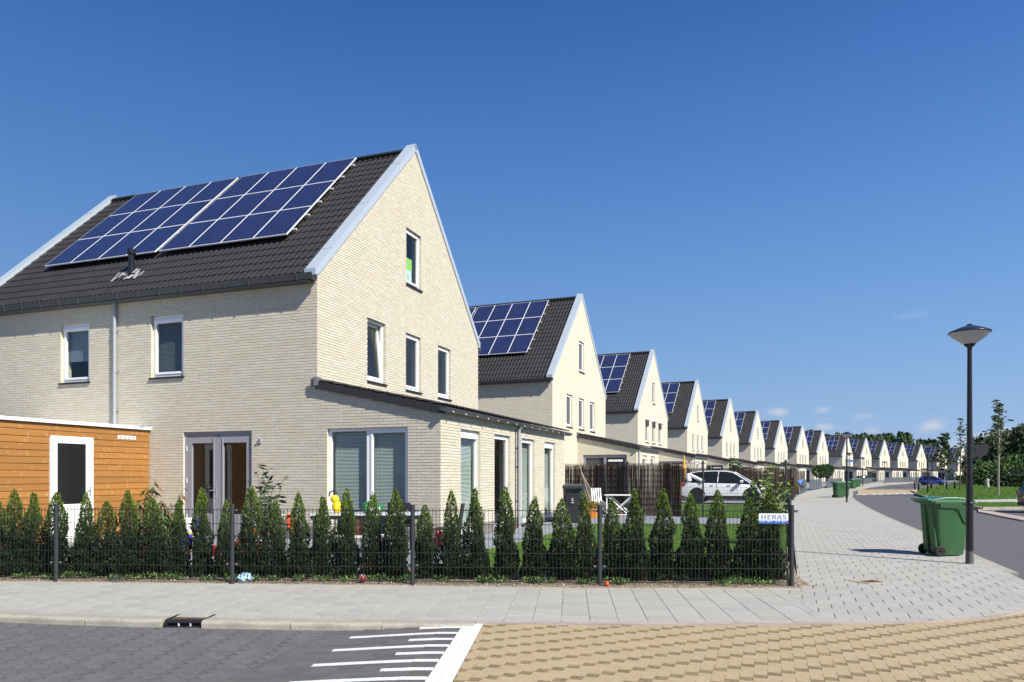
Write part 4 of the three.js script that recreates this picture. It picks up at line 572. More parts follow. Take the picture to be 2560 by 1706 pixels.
// ---------------------------------------------------------------- plants
function foliage(seed, n, place, size, color, aspect = 2.4, lift = 0.35) {          // n small leaves: place() gives [position, outward]
  const r = rngOf(seed), P = new Float32Array(n * 12), Cc = new Float32Array(n * 12), I = new Uint32Array(n * 6), a = new V3(), b = new V3(), nn = new V3();
  for (let i = 0; i < n; i++) {
    const [p, out, sc = 1] = place(r, i), s = size * sc * (0.6 + 0.8 * r()), c = color(r, p, out);
    a.set(out.x + (r() - 0.5) * 1.1, out.y + lift + (r() - 0.5) * 0.9, out.z + (r() - 0.5) * 1.1).normalize(); nn.set(r() - 0.5, r() - 0.5, r() - 0.5).normalize(); b.crossVectors(a, nn).normalize().multiplyScalar(s / aspect / 2); a.multiplyScalar(s);
    [[p.x, p.y, p.z], [p.x + a.x * .5 + b.x, p.y + a.y * .5 + b.y, p.z + a.z * .5 + b.z], [p.x + a.x, p.y + a.y, p.z + a.z], [p.x + a.x * .5 - b.x, p.y + a.y * .5 - b.y, p.z + a.z * .5 - b.z]].forEach((q, k) => { P.set(q, i * 12 + k * 3); Cc.set(c, i * 12 + k * 3); });
    I.set([i * 4, i * 4 + 1, i * 4 + 2, i * 4, i * 4 + 2, i * 4 + 3], i * 6);
  }
  const g = new THREE.BufferGeometry(); g.setAttribute('position', new THREE.BufferAttribute(P, 3)); g.setAttribute('color', new THREE.BufferAttribute(Cc, 3)); g.setIndex(new THREE.BufferAttribute(I, 1)); g.computeVertexNormals(); return g;
}
// the young conifers of the hedge: five shapes, each copied at its own height and turn
const conifers = Array.from({ length: 6 }, (_, v) => {
  const r0 = rngOf(300 + v), lump = noiseField(400 + v, 7), H = 1.25, waist = 0.48 + r0() * 0.28, lean = (r0() - 0.5) * 0.06;
  const rad = (t, a) => { const base = t < 0.14 ? lerp(0.16, 0.185, t / 0.14) : t < waist ? lerp(0.185, 0.095, Math.pow((t - 0.14) / (waist - 0.14), 0.8)) : lerp(0.088, 0.008, Math.pow((t - waist) / (1 - waist), 1.5)); return base * (0.45 + 1.10 * lump(a / 6.283, t * 1.0)); };
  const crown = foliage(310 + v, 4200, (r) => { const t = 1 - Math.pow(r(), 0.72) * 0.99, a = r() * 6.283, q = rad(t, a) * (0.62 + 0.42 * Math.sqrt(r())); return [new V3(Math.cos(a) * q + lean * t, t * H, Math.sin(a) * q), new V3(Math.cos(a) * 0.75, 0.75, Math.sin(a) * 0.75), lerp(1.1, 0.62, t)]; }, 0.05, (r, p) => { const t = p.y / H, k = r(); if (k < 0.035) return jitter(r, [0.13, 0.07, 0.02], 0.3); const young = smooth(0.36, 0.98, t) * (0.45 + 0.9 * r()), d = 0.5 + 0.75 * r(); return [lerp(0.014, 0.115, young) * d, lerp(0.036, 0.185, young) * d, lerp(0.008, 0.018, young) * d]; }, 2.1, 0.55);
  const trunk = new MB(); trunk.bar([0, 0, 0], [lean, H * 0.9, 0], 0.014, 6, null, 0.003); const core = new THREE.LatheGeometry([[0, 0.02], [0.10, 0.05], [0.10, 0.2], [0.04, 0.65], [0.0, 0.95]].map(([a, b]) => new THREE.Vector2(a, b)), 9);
  return { crown, trunk: trunk.geo(), core };
});
const HEDGE = [[-9, 1150], [31, 1122], [72, 1130], [130, 1129], [197, 1132], [248, 1148], [296, 1124], [347, 1141], [408, 1146], [463, 1118], [520, 1148], [575, 1118], [636, 1147], [684, 1129], [738, 1138], [797, 1121], [857, 1129], [910, 1121], [975, 1158], [1037, 1125], [1094, 1119], [1162, 1117], [1228, 1139], [1288, 1144], [1345, 1131], [1405, 1144], [1462, 1121], [1523, 1120], [1587, 1134], [1652, 1123], [1717, 1141], [1772, 1118]];
const nth = (n) => n + (n % 100 > 10 && n % 100 < 14 ? 'th' : ['th', 'st', 'nd', 'rd'][n % 10] ?? 'th');
HEDGE.forEach(([dx, dy], i) => {
  const px = dx * 1.088, r = rngOf(900 + i), Z = lerp(10.62, 10.02, clamp(px / 1930)) + (r() - 0.5) * 0.06, X = (px - 1280) / FOCAL * Z, h = EYE + (HORIZON - dy * 1.088) / FOCAL * Z - 0.02, v = conifers[(i * 5 + 2) % 6];
  const t = thing('conifer', `${h > 1.28 ? 'tall' : h < 1.15 ? 'short slim' : 'green'} young conifer behind the front fence, ${nth(i + 1)} from the left`, 'conifer', 'young conifers in a row behind the front fence', at(X, Z, 0.02), r() * 6.28);
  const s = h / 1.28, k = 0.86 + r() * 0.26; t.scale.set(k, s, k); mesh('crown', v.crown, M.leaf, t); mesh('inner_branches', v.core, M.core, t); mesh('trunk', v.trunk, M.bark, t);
});
// loose-leaved shrubs: branches with leaves along them
function leafyShrub(name, label, category, pos, { h, spread, stems, leaf, size, n, aspect = 3, droop = 0, bare = 0.15, seed, bark = M.bark, group }) {
  const t = thing(name, label, category, group, pos), r = rngOf(seed), tips = [], st = new MB();
  for (let i = 0; i < stems; i++) { const a = r() * 6.283, q = spread * (0.25 + 0.75 * r()), hh = h * (0.5 + 0.5 * r()), e = new V3(Math.cos(a) * q, hh, Math.sin(a) * q), m = e.clone().multiplyScalar(0.5).add(new V3(-Math.cos(a) * q * 0.2, 0.05, -Math.sin(a) * q * 0.2)); st.bar([0, 0, 0], m.toArray(), 0.011, 5, null, 0.007); st.bar(m.toArray(), e.toArray(), 0.007, 5, null, 0.002); tips.push([m, e]); }
  st.build('branch', bark, t);
  const g = foliage(seed + 1, n, (q) => { const [m, e] = tips[Math.floor(q() * tips.length)], f = bare + q() * (1 - bare), p = m.clone().lerp(e, f), a = q() * 6.283; return [p, new V3(Math.cos(a), 0.3 - droop * 1.6, Math.sin(a))]; }, size, leaf, aspect, 0.1 - droop);
  mesh('leaves', g, M.leaf, t); return t;
}
leafyShrub('peach_shrub', 'shrub with drooping bronze and green leaves in front of the white shed door', 'shrub', at(-5.62, 10.95, 0.04), { h: 1.42, spread: 0.34, stems: 10, n: 210, size: 0.15, aspect: 4.2, droop: 0.55, seed: 501, leaf: (r, p) => (r() < smooth(0.7, 1.4, p.y) * 0.7 ? jitter(r, [0.17, 0.085, 0.025], 0.4) : jitter(r, [0.085, 0.135, 0.025], 0.4)) });
leafyShrub('peach_shrub', 'shrub with drooping reddish leaves to the right of the white shed door', 'shrub', at(-5.28, 11.1, 0.04), { h: 1.42, spread: 0.34, stems: 11, n: 230, size: 0.15, aspect: 4.2, droop: 0.6, seed: 511, leaf: (r, p) => (r() < smooth(0.6, 1.3, p.y) * 0.8 ? jitter(r, [0.15, 0.06, 0.025], 0.4) : jitter(r, [0.07, 0.115, 0.022], 0.4)) });
leafyShrub('rhododendron', 'leafy shrub with long dark green leaves in front of the french door', 'shrub', at(-3.68, 10.9, 0.04), { h: 1.58, spread: 0.5, stems: 13, n: 260, size: 0.135, aspect: 3.2, droop: 0.1, seed: 521, leaf: (r) => jitter(r, [0.055, 0.085, 0.04], 0.5) });
leafyShrub('butterfly_bush', 'tall loose shrub with pale green leaves at the corner of the side fence', 'shrub', at(3.62, 10.45, 0.04), { h: 1.62, spread: 0.34, stems: 13, n: 560, size: 0.09, aspect: 2.6, droop: 0.1, seed: 531, leaf: (r) => jitter(r, [0.145, 0.195, 0.05], 0.5) });
leafyShrub('butterfly_bush', 'dense green bush behind the maker plate beside the side fence', 'shrub', at(3.93, 11.1, 0.04), { h: 1.4, spread: 0.36, stems: 16, n: 900, size: 0.075, aspect: 2.2, seed: 541, leaf: (r) => jitter(r, [0.075, 0.15, 0.025], 0.5) });
{ const st = new MB(); st.box(0, 0.42, 0, 0.035, 0.84, 0.02); const m = st.build('garden_stake', std([0.20, 0.13, 0.06], 0.8)); m.position.copy(at(3.36, 10.25, 0.02)); tag(m, 'slim wooden stake among the conifers left of the maker plate', 'stake'); }
// dry orange perennials by the pavement, ball trees, climbers over the screens
leafyShrub('perennial_plant', 'dry orange and green perennials against the twig screen by the pavement', 'plant', at(17.6, 45.6, 0.02), { h: 1.0, spread: 0.8, stems: 26, n: 900, size: 0.10, seed: 551, leaf: (r) => (r() < 0.55 ? jitter(r, [0.20, 0.10, 0.03], 0.4) : jitter(r, [0.08, 0.12, 0.03], 0.4)) });
leafyShrub('perennial_plant', 'taller dry perennials beyond, beside the second post of the screen', 'plant', at(19.3, 49.6, 0.02), { h: 1.1, spread: 1.0, stems: 26, n: 900, size: 0.12, seed: 561, leaf: (r) => (r() < 0.45 ? jitter(r, [0.20, 0.10, 0.03], 0.4) : jitter(r, [0.08, 0.13, 0.03], 0.4)) });
for (const [x, z, k, lab] of [[34.4, 81.2, 1, 'left of two ball-shaped trees on thin stems by the grey fences'], [35.9, 83.2, 1.06, 'right of two ball-shaped trees on thin stems by the grey fences']]) {
  const t = thing('ball_tree', lab, 'tree', 'pair of ball trees', at(x, z, 0.02)), b = new MB(); b.bar([0, 0, 0], [0, 1.5 * k, 0], 0.035, 8); b.build('trunk', M.bark, t);
  mesh('crown', foliage(570 + Math.round(x), 2600, (r) => { const u = r() * 2 - 1, a = r() * 6.283, q = Math.sqrt(1 - u * u), d = new V3(Math.cos(a) * q, u, Math.sin(a) * q), R = 0.78 * k * (0.75 + 0.3 * r()); return [d.clone().multiplyScalar(R).setY(d.y * R * 0.85 + 1.9 * k), d]; }, 0.13, (r) => jitter(r, [0.045, 0.105, 0.02], 0.5), 1.7), M.leaf, t);
}
leafyShrub('climber', 'green leafy top showing over the brown screen behind the white car, right of the parasol', 'plant', at(13.35, 43.2, 0.05), { h: 2.3, spread: 0.55, stems: 14, n: 500, size: 0.22, aspect: 2.6, bare: 0.4, seed: 581, leaf: (r) => jitter(r, [0.09, 0.18, 0.03], 0.4) });
leafyShrub('climber', 'smaller green leafy top over the brown screen beside its corner post', 'plant', at(15.5, 43.4, 0.05), { h: 2.1, spread: 0.4, stems: 9, n: 260, size: 0.18, aspect: 2.6, bare: 0.4, seed: 583, leaf: (r) => jitter(r, [0.10, 0.17, 0.03], 0.4) });
// grass: blades on the garden lawns and verges (nobody could count them)
{
  const r = rngOf(600), tuft = (() => { const m = []; for (let i = 0; i < 9; i++) { const a = r() * 6.283, x = (r() - 0.5) * 0.09, z = (r() - 0.5) * 0.09, h = 0.025 + r() * 0.03, w = 0.0045, dx = Math.cos(a) * w, dz = Math.sin(a) * w, lx = (r() - 0.5) * 0.03, lz = (r() - 0.5) * 0.03, c = jitter(r, [0.10, 0.20, 0.03], 0.35); m.push({ p: [x - dx, 0, z - dz, x + dx, 0, z + dz, x + lx, h, z + lz], c: [...c, ...c, ...c] }); } const g = new THREE.BufferGeometry(); g.setAttribute('position', new THREE.Float32BufferAttribute(m.flatMap((q) => q.p), 3)); g.setAttribute('color', new THREE.Float32BufferAttribute(m.flatMap((q) => q.c), 3)); g.computeVertexNormals(); return g; })();
  const fill = (poly, n, y, s) => { const xs = poly.map((p) => p[0]), zs = poly.map((p) => p[1]), out = []; while (out.length < n) { const X = lerp(Math.min(...xs), Math.max(...xs), r()), Z = lerp(Math.min(...zs), Math.max(...zs), r()); if (inside(poly, X, Z)) out.push(mx(X, y, -Z, [0, r() * 6.28, 0], [s, s * (0.7 + 0.6 * r()), s])); } return out; };
  inst('lawn_grass', tuft, M.blade, fill([[-1.2, 11], [3.4, 10.7], [4.2, 11.4], [7.9, 20.8], [5, 20.9], [2.35, 20.75], [1.6, 19.2], [.8, 17.0], [.2, 15.2], [-.38, 13.8], [-.75, 12.5]], 26000, 0.068, 1)).userData.label = 'short green grass of the corner garden lawn';
  inst('lawn_grass', tuft, M.blade, fill([[4.5, 26.0], [6.5, 24.7], [8.9, 23.7], [12.7, 33.7], [9.2, 34.8], [5.3, 35]], 9000, 0.058, 1.5)).userData.label = 'short green grass behind the tall mesh fence';
  inst('verge_grass', tuft, M.blade, [...fill([[33.6, 60.4], [31.3, 56.2], [28.7, 50.5], [26.7, 46.3], [25.8, 43.8], [28.0, 44.4], [32.4, 46.2], [48, 54.2], [75, 68.2], [75, 78.6], [51.8, 73.2], [41.9, 74.2], [37.8, 67]], 15000, 0.028, 3.2), ...fill([[44, 78.6], [52, 76.6], [78, 82.4], [99, 112], [97, 148], [76, 125], [66, 109], [58, 98]], 11000, 0.028, 4), ...fill([[21.5, 33.4], [21, 32.4], [23, 32.9], [30, 35], [44, 39.7], [44, 43], [33, 40.6], [27, 38.2], [24.3, 38]], 6000, 0.028, 2)]).userData.label = 'rough green grass of the verges across the street';
}
// pebbles and low weeds on the soil strip
{
  const r = rngOf(620), peb = new THREE.IcosahedronGeometry(0.5, 0), ms = [], cs = []; for (let i = 0; i < 1500; i++) { const X = -7.2 + r() * 11.3, Z = along(plotEdge, clamp(X, -9, 3.78)) + Math.pow(r(), 1.6) * 0.5 + 0.01, s = 0.006 + 0.022 * Math.pow(r(), 3); ms.push(mx(X, 0.018 + s * 0.2, -Z, [r() * 6, r() * 6, r() * 6], [s * 1.4, s * 0.8, s])); cs.push(jitter(r, r() < 0.3 ? [0.55, 0.50, 0.43] : [0.30, 0.25, 0.19], 0.3)); }
  inst('pebbles', peb, M.paver, ms, cs).userData.label = 'small pebbles on the sandy soil strip';
  const g = foliage(630, 2600, (q) => { const c = Math.floor(q() * 46), rr = rngOf(640 + c), X = -7.2 + rr() * 11.2, Z = along(plotEdge, clamp(X, -9, 3.78)) + 0.10 + rr() * 0.28, S = 0.05 + 0.10 * rr(), a = q() * 6.283, d = Math.sqrt(q()) * S; return [at(X + Math.cos(a) * d, Z + Math.sin(a) * d, 0.02 + q() * 0.05), new V3(Math.cos(a) * 0.6, 0.7, Math.sin(a) * 0.6)]; }, 0.045, (q) => jitter(q, [0.085, 0.155, 0.03], 0.5), 2);
  const m = mesh('weeds', g, M.leaf); m.userData = { kind: 'stuff', label: 'low green weeds growing under the fence' };
}

// ---------------------------------------------------------------- street furniture
{
  const pole = new MB(); pole.cyl(0, 1.9, 0, 0.052, 0.034, 3.5, 20); pole.cyl(0, 0.75, 0, 0.056, 0.052, 1.3, 20); const sleeve = new MB(); sleeve.cyl(0, 0.1, 0, 0.062, 0.060, 0.22, 20); sleeve.cyl(0, 0.008, 0, 0.07, 0.064, 0.02, 20);
  const lathe = (pts) => new THREE.LatheGeometry(pts.map(([a, b]) => new THREE.Vector2(a, b)), 40);
  const cup = lathe([[0, 3.56], [0.034, 3.56], [0.036, 3.60], [0.075, 3.635], [0.09, 3.66], [0, 3.66]]), bowl = lathe([[0.085, 3.655], [0.17, 3.72], [0.27, 3.80], [0.295, 3.845], [0.288, 3.85]]), cap = lathe([[0.29, 3.842], [0.315, 3.845], [0.318, 3.856], [0.30, 3.872], [0.18, 3.925], [0.06, 3.965], [0.045, 3.968], [0.045, 3.985], [0.02, 3.995], [0, 3.995]]);
  const ribs = new MB(); for (let i = 0; i < 48; i++) { const a = i / 48 * 6.2832; ribs.bar([Math.cos(a) * 0.088, 3.66, Math.sin(a) * 0.088], [Math.cos(a) * 0.272, 3.803, Math.sin(a) * 0.272], 0.0022, 4); }
  const bulb = new MB(); bulb.cyl(0, 3.74, 0, 0.02, 0.02, 0.14, 10);
  const bowlM = new THREE.MeshPhysicalMaterial({ color: C(0.62, 0.60, 0.62), roughness: 1, transmission: 0.3, thickness: 0, side: THREE.DoubleSide }), poleM = std([0.010, 0.010, 0.011], 0.35), capM = std([0.02, 0.025, 0.04], 0.3);
  const t = thing('street_lamp', 'black street lamp with a conical frosted head on the pavement beside the green bin', 'street lamp', 'street lamps along the curved street', at(7.62, 12.11, 0.0));
  mesh('pole', pole.geo(), poleM, t); mesh('base_sleeve', sleeve.geo(), std([0.085, 0.08, 0.08], 0.7), t); mesh('collar', cup, poleM, t); const hd = mesh('lamp_shade', bowl, bowlM, t); mesh('rib', ribs.geo(), M.pipe, hd); mesh('bulb', bulb.geo(), M.white, t); mesh('cap', cap, capM, t); const bd = new MB(); bd.cyl(-0.01, 1.02, 0.058, 0.012, 0.012, 0.02, 8, [Math.PI / 2, 0, 0]); bd.build('bolt', M.bolt, t);
  for (const [X, Z, lab, s] of [[18.37, 39.9, 'black street lamp with a small blue street sign, second along the pavement', 0.97], [36.85, 79.5, 'black street lamp behind the one with the blue sign, third along the pavement', 1], [47.71, 98.93, 'black street lamp right of the far green bins, fourth along the pavement', 1], [66.62, 130.0, 'distant black street lamp before the grey house walls, fifth along the pavement', 1], [90.3, 165, 'small distant street lamp at the bend, sixth along the pavement', 1], [31.98, 55.95, 'black street lamp standing on the near grass verge across the street', 0.98], [56.44, 97.63, 'street lamp behind the blue car, on the verge across the street', 1], [66.9, 120.2, 'street lamp left of the blue car at the edge of the carriageway', 1], [118, 196, 'tiny far street lamp near the silver car', 1]]) copyOf(t, lab, at(X, Z, 0), 0, [1, s, 1]);
  const sg = thing('street_sign', 'small blue street name sign fixed to the second street lamp', 'sign', null, at(18.5, 39.86, 2.27), -0.1), sb = new MB(); sb.rbox(0.05, 0, 0, 0.32, 0.13, 0.01, 0.004); sb.build('plate', std([0.05, 0.09, 0.42], 0.4), sg); const sf = new MB(); for (const y of [-0.055, 0.055]) sf.box(0.05, y, 0.006, 0.3, 0.012, 0.003); sf.build('edge_line', M.white, sg);
  // two-wheeled bins
  const body = new MB(); { const n = 10, rings = [[0.0, 0.235, 0.19, 0], [0.05, 0.25, 0.20, 0], [0.5, 0.285, 0.24, 0.0], [0.94, 0.325, 0.275, 0.0], [0.985, 0.335, 0.285, 0]], pts = []; const out = (hx, hz) => { const r = 0.07, p = []; for (const [sx, sz, a0] of [[1, 1, 0], [-1, 1, 1], [-1, -1, 2], [1, -1, 3]]) for (let k = 0; k <= 3; k++) { const a = (a0 + k / 3) * Math.PI / 2; p.push([sx * (hx - r) + Math.cos(a) * r, sz * (hz - r) + Math.sin(a) * r]); } return p; };
    const P = []; for (let i = 0; i < rings.length; i++) { const [y, hx, hz] = rings[i]; pts.push(out(hx, hz).map(([x, z]) => [x + (y - 1) * -0.02, y + 0.02, z])); } for (let i = 0; i + 1 < pts.length; i++) for (let k = 0; k < pts[i].length; k++) { const a = pts[i][k], b = pts[i][(k + 1) % pts[i].length], c = pts[i + 1][(k + 1) % pts[i].length], d = pts[i + 1][k]; P.push(...a, ...d, ...c, ...a, ...c, ...b); } const g = new THREE.BufferGeometry(); g.setAttribute('position', new THREE.Float32BufferAttribute(P, 3)); body.add(toCreasedNormals((g.computeVertexNormals(), g), 0.9)); }
  body.box(0.02, 0.03, 0, 0.44, 0.02, 0.36); body.rbox(0.005, 0.985, 0, 0.71, 0.06, 0.60, 0.012); for (const z of [-0.12, 0.12]) body.rbox(-0.285, 0.5, z, 0.05, 0.85, 0.14, 0.02, [0, 0, 0.075]);
  const lid = new MB(), ls = new THREE.Shape(); ls.moveTo(-0.40, 1.015); ls.quadraticCurveTo(-0.20, 1.075, 0.05, 1.065); ls.quadraticCurveTo(0.30, 1.05, 0.385, 1.01); ls.lineTo(0.39, 0.975); ls.lineTo(0.375, 0.975); ls.lineTo(0.37, 1.0); ls.lineTo(-0.36, 1.0); ls.lineTo(-0.40, 0.99); lid.add(new THREE.ExtrudeGeometry(ls, { depth: 0.56, bevelEnabled: true, bevelSize: 0.012, bevelThickness: 0.012, bevelSegments: 2 }), mx(0, 0, -0.28));
  for (const z of [-0.22, 0, 0.22]) lid.bar([-0.33, 1.03, z - 0.03], [-0.46, 1.03, z - 0.03], 0.016, 8); lid.bar([-0.455, 1.03, -0.27], [-0.455, 1.03, 0.27], 0.017, 10);
  const side = new MB(); for (const z of [-1, 1]) { const s = new THREE.Shape(); s.moveTo(-0.26, 0.0); s.lineTo(0.12, 0.0); s.lineTo(0.30, -0.28); s.lineTo(0.30, -0.36); s.lineTo(0.19, -0.34); s.lineTo(0.06, -0.08); s.lineTo(-0.26, -0.06); side.add(new THREE.ExtrudeGeometry(s, { depth: 0.01, bevelEnabled: true, bevelSize: 0.01, bevelThickness: 0.006, bevelSegments: 2 }), mx(0.02, 0.955, z * 0.287 - 0.005, [z * 0.093, 0, 0])); side.box(0.06, 0.86, z * 0.283, 0.016, 0.07, 0.012); }
  const wheel = new MB(); wheel.add(new THREE.TorusGeometry(0.075, 0.025, 10, 24)); wheel.cyl(0, 0, 0, 0.07, 0.07, 0.03, 20, [Math.PI / 2, 0, 0]); for (let i = 0; i < 5; i++) wheel.box(0, 0, 0.018, 0.016, 0.12, 0.008, [0, 0, i * 0.628]); const axle = new MB(); axle.cyl(-0.235, 0.1, 0, 0.012, 0.012, 0.5, 8, [Math.PI / 2, 0, 0]); axle.rbox(-0.22, 0.12, 0, 0.1, 0.14, 0.34, 0.02);
  const makeBin = (name, label, group, green, lidC, pos, turn) => { const t = thing(name, label, 'wheelie bin', group, pos, turn), m = std(green, 0.42); mesh('body', body.geo(), m, t); mesh('lid', lid.geo(), std(lidC, 0.38), t); mesh('grip', side.geo(), std(green.map((v) => v * 0.8), 0.5), t); for (const z of [-0.26, 0.26]) mesh('wheel', wheel.geo(), M.rubber, t).position.set(-0.235, 0.1, z); mesh('axle', axle.geo(), M.rubber, t); return t; };
  const bin = makeBin('wheelie_bin', 'large dark green wheelie bin standing behind the street lamp in the foreground', 'green wheelie bins on the pavement', [0.034, 0.105, 0.038], [0.032, 0.125, 0.062], at(7.98, 13.43, 0.0), 0.02);
  for (const [X, Z, turn, lab] of [[21.7, 48.3, 0.05, 'green wheelie bin left of the lamp with the blue sign, front one of two'], [22.9, 50.2, 0.1, 'green wheelie bin half hidden behind another left of the blue-sign lamp'], [38.3, 81.6, 0.15, 'left of two small distant green wheelie bins at the kerb'], [44.5, 93.6, 0.15, 'right of two small distant green wheelie bins at the kerb'], [97.5, 174.5, 0.3, 'very distant dark green wheelie bin near the bend']]) copyOf(bin, lab, at(X, Z, 0), turn);
  { const b = makeBin('wheelie_bin', 'dark grey wheelie bin standing by the annex wall in the corner garden', undefined, [0.030, 0.031, 0.035], [0.032, 0.033, 0.037], at(1.83, 21.6, 0.08), -1.75); delete b.userData.group; b.scale.set(0.98, 1.05, 1.0);
    const cv = document.createElement('canvas'); cv.width = cv.height = 128; const g = cv.getContext('2d'); g.fillStyle = '#35363b'; g.fillRect(0, 0, 128, 128); g.strokeStyle = '#d8d8dc'; g.fillStyle = '#d8d8dc'; g.lineWidth = 9; g.beginPath(); g.arc(66, 44, 22, 0.7, 5.2); g.stroke(); g.fillRect(60, 18, 8, 50); g.fillRect(36, 92, 58, 12); const tx = new THREE.CanvasTexture(cv); tx.colorSpace = THREE.SRGBColorSpace; const e = mesh('emblem', new THREE.PlaneGeometry(0.16, 0.2), std([1, 1, 1], 0.5, { map: tx }), b); e.rotation.y = Math.PI / 2; e.rotation.order = 'YXZ'; e.rotation.x = 0.04; e.position.set(0.316, 0.62, 0); }
  // bollards
  const bol = new MB(); bol.cyl(0, 0.42, 0, 0.09, 0.09, 0.84, 14); bol.cyl(0, 0.85, 0, 0.085, 0.06, 0.03, 14); const bt = thing('bollard', 'short dark bollard nearest the kerb corner', 'bollard', 'short dark bollards on the verge', at(36.11, 64.56, 0.02)); mesh('post', bol.geo(), std([0.035, 0.027, 0.022], 0.8), bt); const bb = new MB(); bb.cyl(0, 0.72, 0, 0.092, 0.092, 0.05, 14); bb.build('band', std([0.3, 0.28, 0.25], 0.6), bt);
  [[42.27, 76.31, 'leftmost bollard, on the corner of the back verge'], [43.19, 74.94, 'bollard just right of the verge lamp post'], [42.53, 71.13, 'bollard in front of the twin young trees'], [44.82, 73.63, 'rightmost of the bollards, left of the thin young tree']].forEach(([x, z, l]) => copyOf(bt, l, at(x, z, 0.02)));
  const stub = new MB(), r = rngOf(41); stub.cyl(0, 0.3, 0, 0.12, 0.09, 0.6, 9, [0.03, 0, 0.08]); stub.cyl(0.03, 0.62, 0, 0.10, 0.03, 0.16, 9, [0, 0, 0.4]); const sm = stub.build('tree_stump', std([0.36, 0.34, 0.31], 0.9)); sm.position.copy(at(53.75, 82.3, 0.03)); sm.scale.set(2.2, 1.6, 2.2); tag(sm, 'pale grey upright stump on the verge before the hedge', 'stump');
}
// drain inlet in the kerb
{
  const t = thing('drain_inlet', 'black cast iron drain inlet with a rusty grating in the kerb', 'drain', null, at(-3.33, 7.55, 0)), f = new MB();
  f.box(0, -0.011, -0.13, 0.41, 0.02, 0.05); f.box(-0.19, -0.009, 0.0, 0.03, 0.024, 0.28); f.box(0.19, -0.009, 0, 0.03, 0.024, 0.28); f.rbox(0, -0.017, 0.135, 0.41, 0.045, 0.05, 0.016); for (const x of [-0.19, 0.19]) f.box(x, -0.055, 0.145, 0.035, 0.06, 0.03); f.box(0, -0.078, 0.15, 0.41, 0.03, 0.03); f.box(0, -0.06, -0.14, 0.4, 0.12, 0.01); f.build('frame', M.black, t);
  const g = new MB(); for (let i = 0; i < 13; i++) g.box(-0.165 + i * 0.0275, -0.012, -0.01, 0.014, 0.018, 0.22); for (let i = 0; i < 5; i++) g.box(0, -0.014, -0.1 + i * 0.045, 0.35, 0.014, 0.012); g.build('grating', std([0.19, 0.115, 0.06], 0.85, { map: rep(tSoil, 5) }), t);
  const b = new MB(); for (const x of [-0.06, 0.06]) b.box(x, -0.05, 0.15, 0.012, 0.05, 0.014); b.build('bar', M.alu, t); const k = new MB(); k.box(0, -0.1, 0.02, 0.37, 0.02, 0.24); k.build('pit', M.dark, t);
}

// ---------------------------------------------------------------- vehicles (x forward, origin on the ground in the middle)
// body sections [x, sill, belt, half width at the sill, half width at the belt, top centre height]
function loft(sections, ring) { const P = []; const rings = sections.map(ring); for (let i = 0; i + 1 < rings.length; i++) for (let k = 0; k + 1 < rings[i].length; k++) { const a = rings[i][k], b = rings[i][k + 1], c = rings[i + 1][k + 1], d = rings[i + 1][k]; P.push(...a, ...b, ...c, ...a, ...c, ...d); } for (const [q, f] of [[rings[0], 1], [rings[rings.length - 1], -1]]) for (let k = 1; k + 1 < q.length; k++) P.push(...(f > 0 ? [...q[0], ...q[k + 1], ...q[k]] : [...q[0], ...q[k], ...q[k + 1]])); const g = new THREE.BufferGeometry(); g.setAttribute('position', new THREE.Float32BufferAttribute(P, 3)); return metricUV(toCreasedNormals((g.computeVertexNormals(), g), 0.6)); }
const mirror = (half) => [...half, ...[...half].reverse().map(([x, y, z]) => [x, y, -z])];
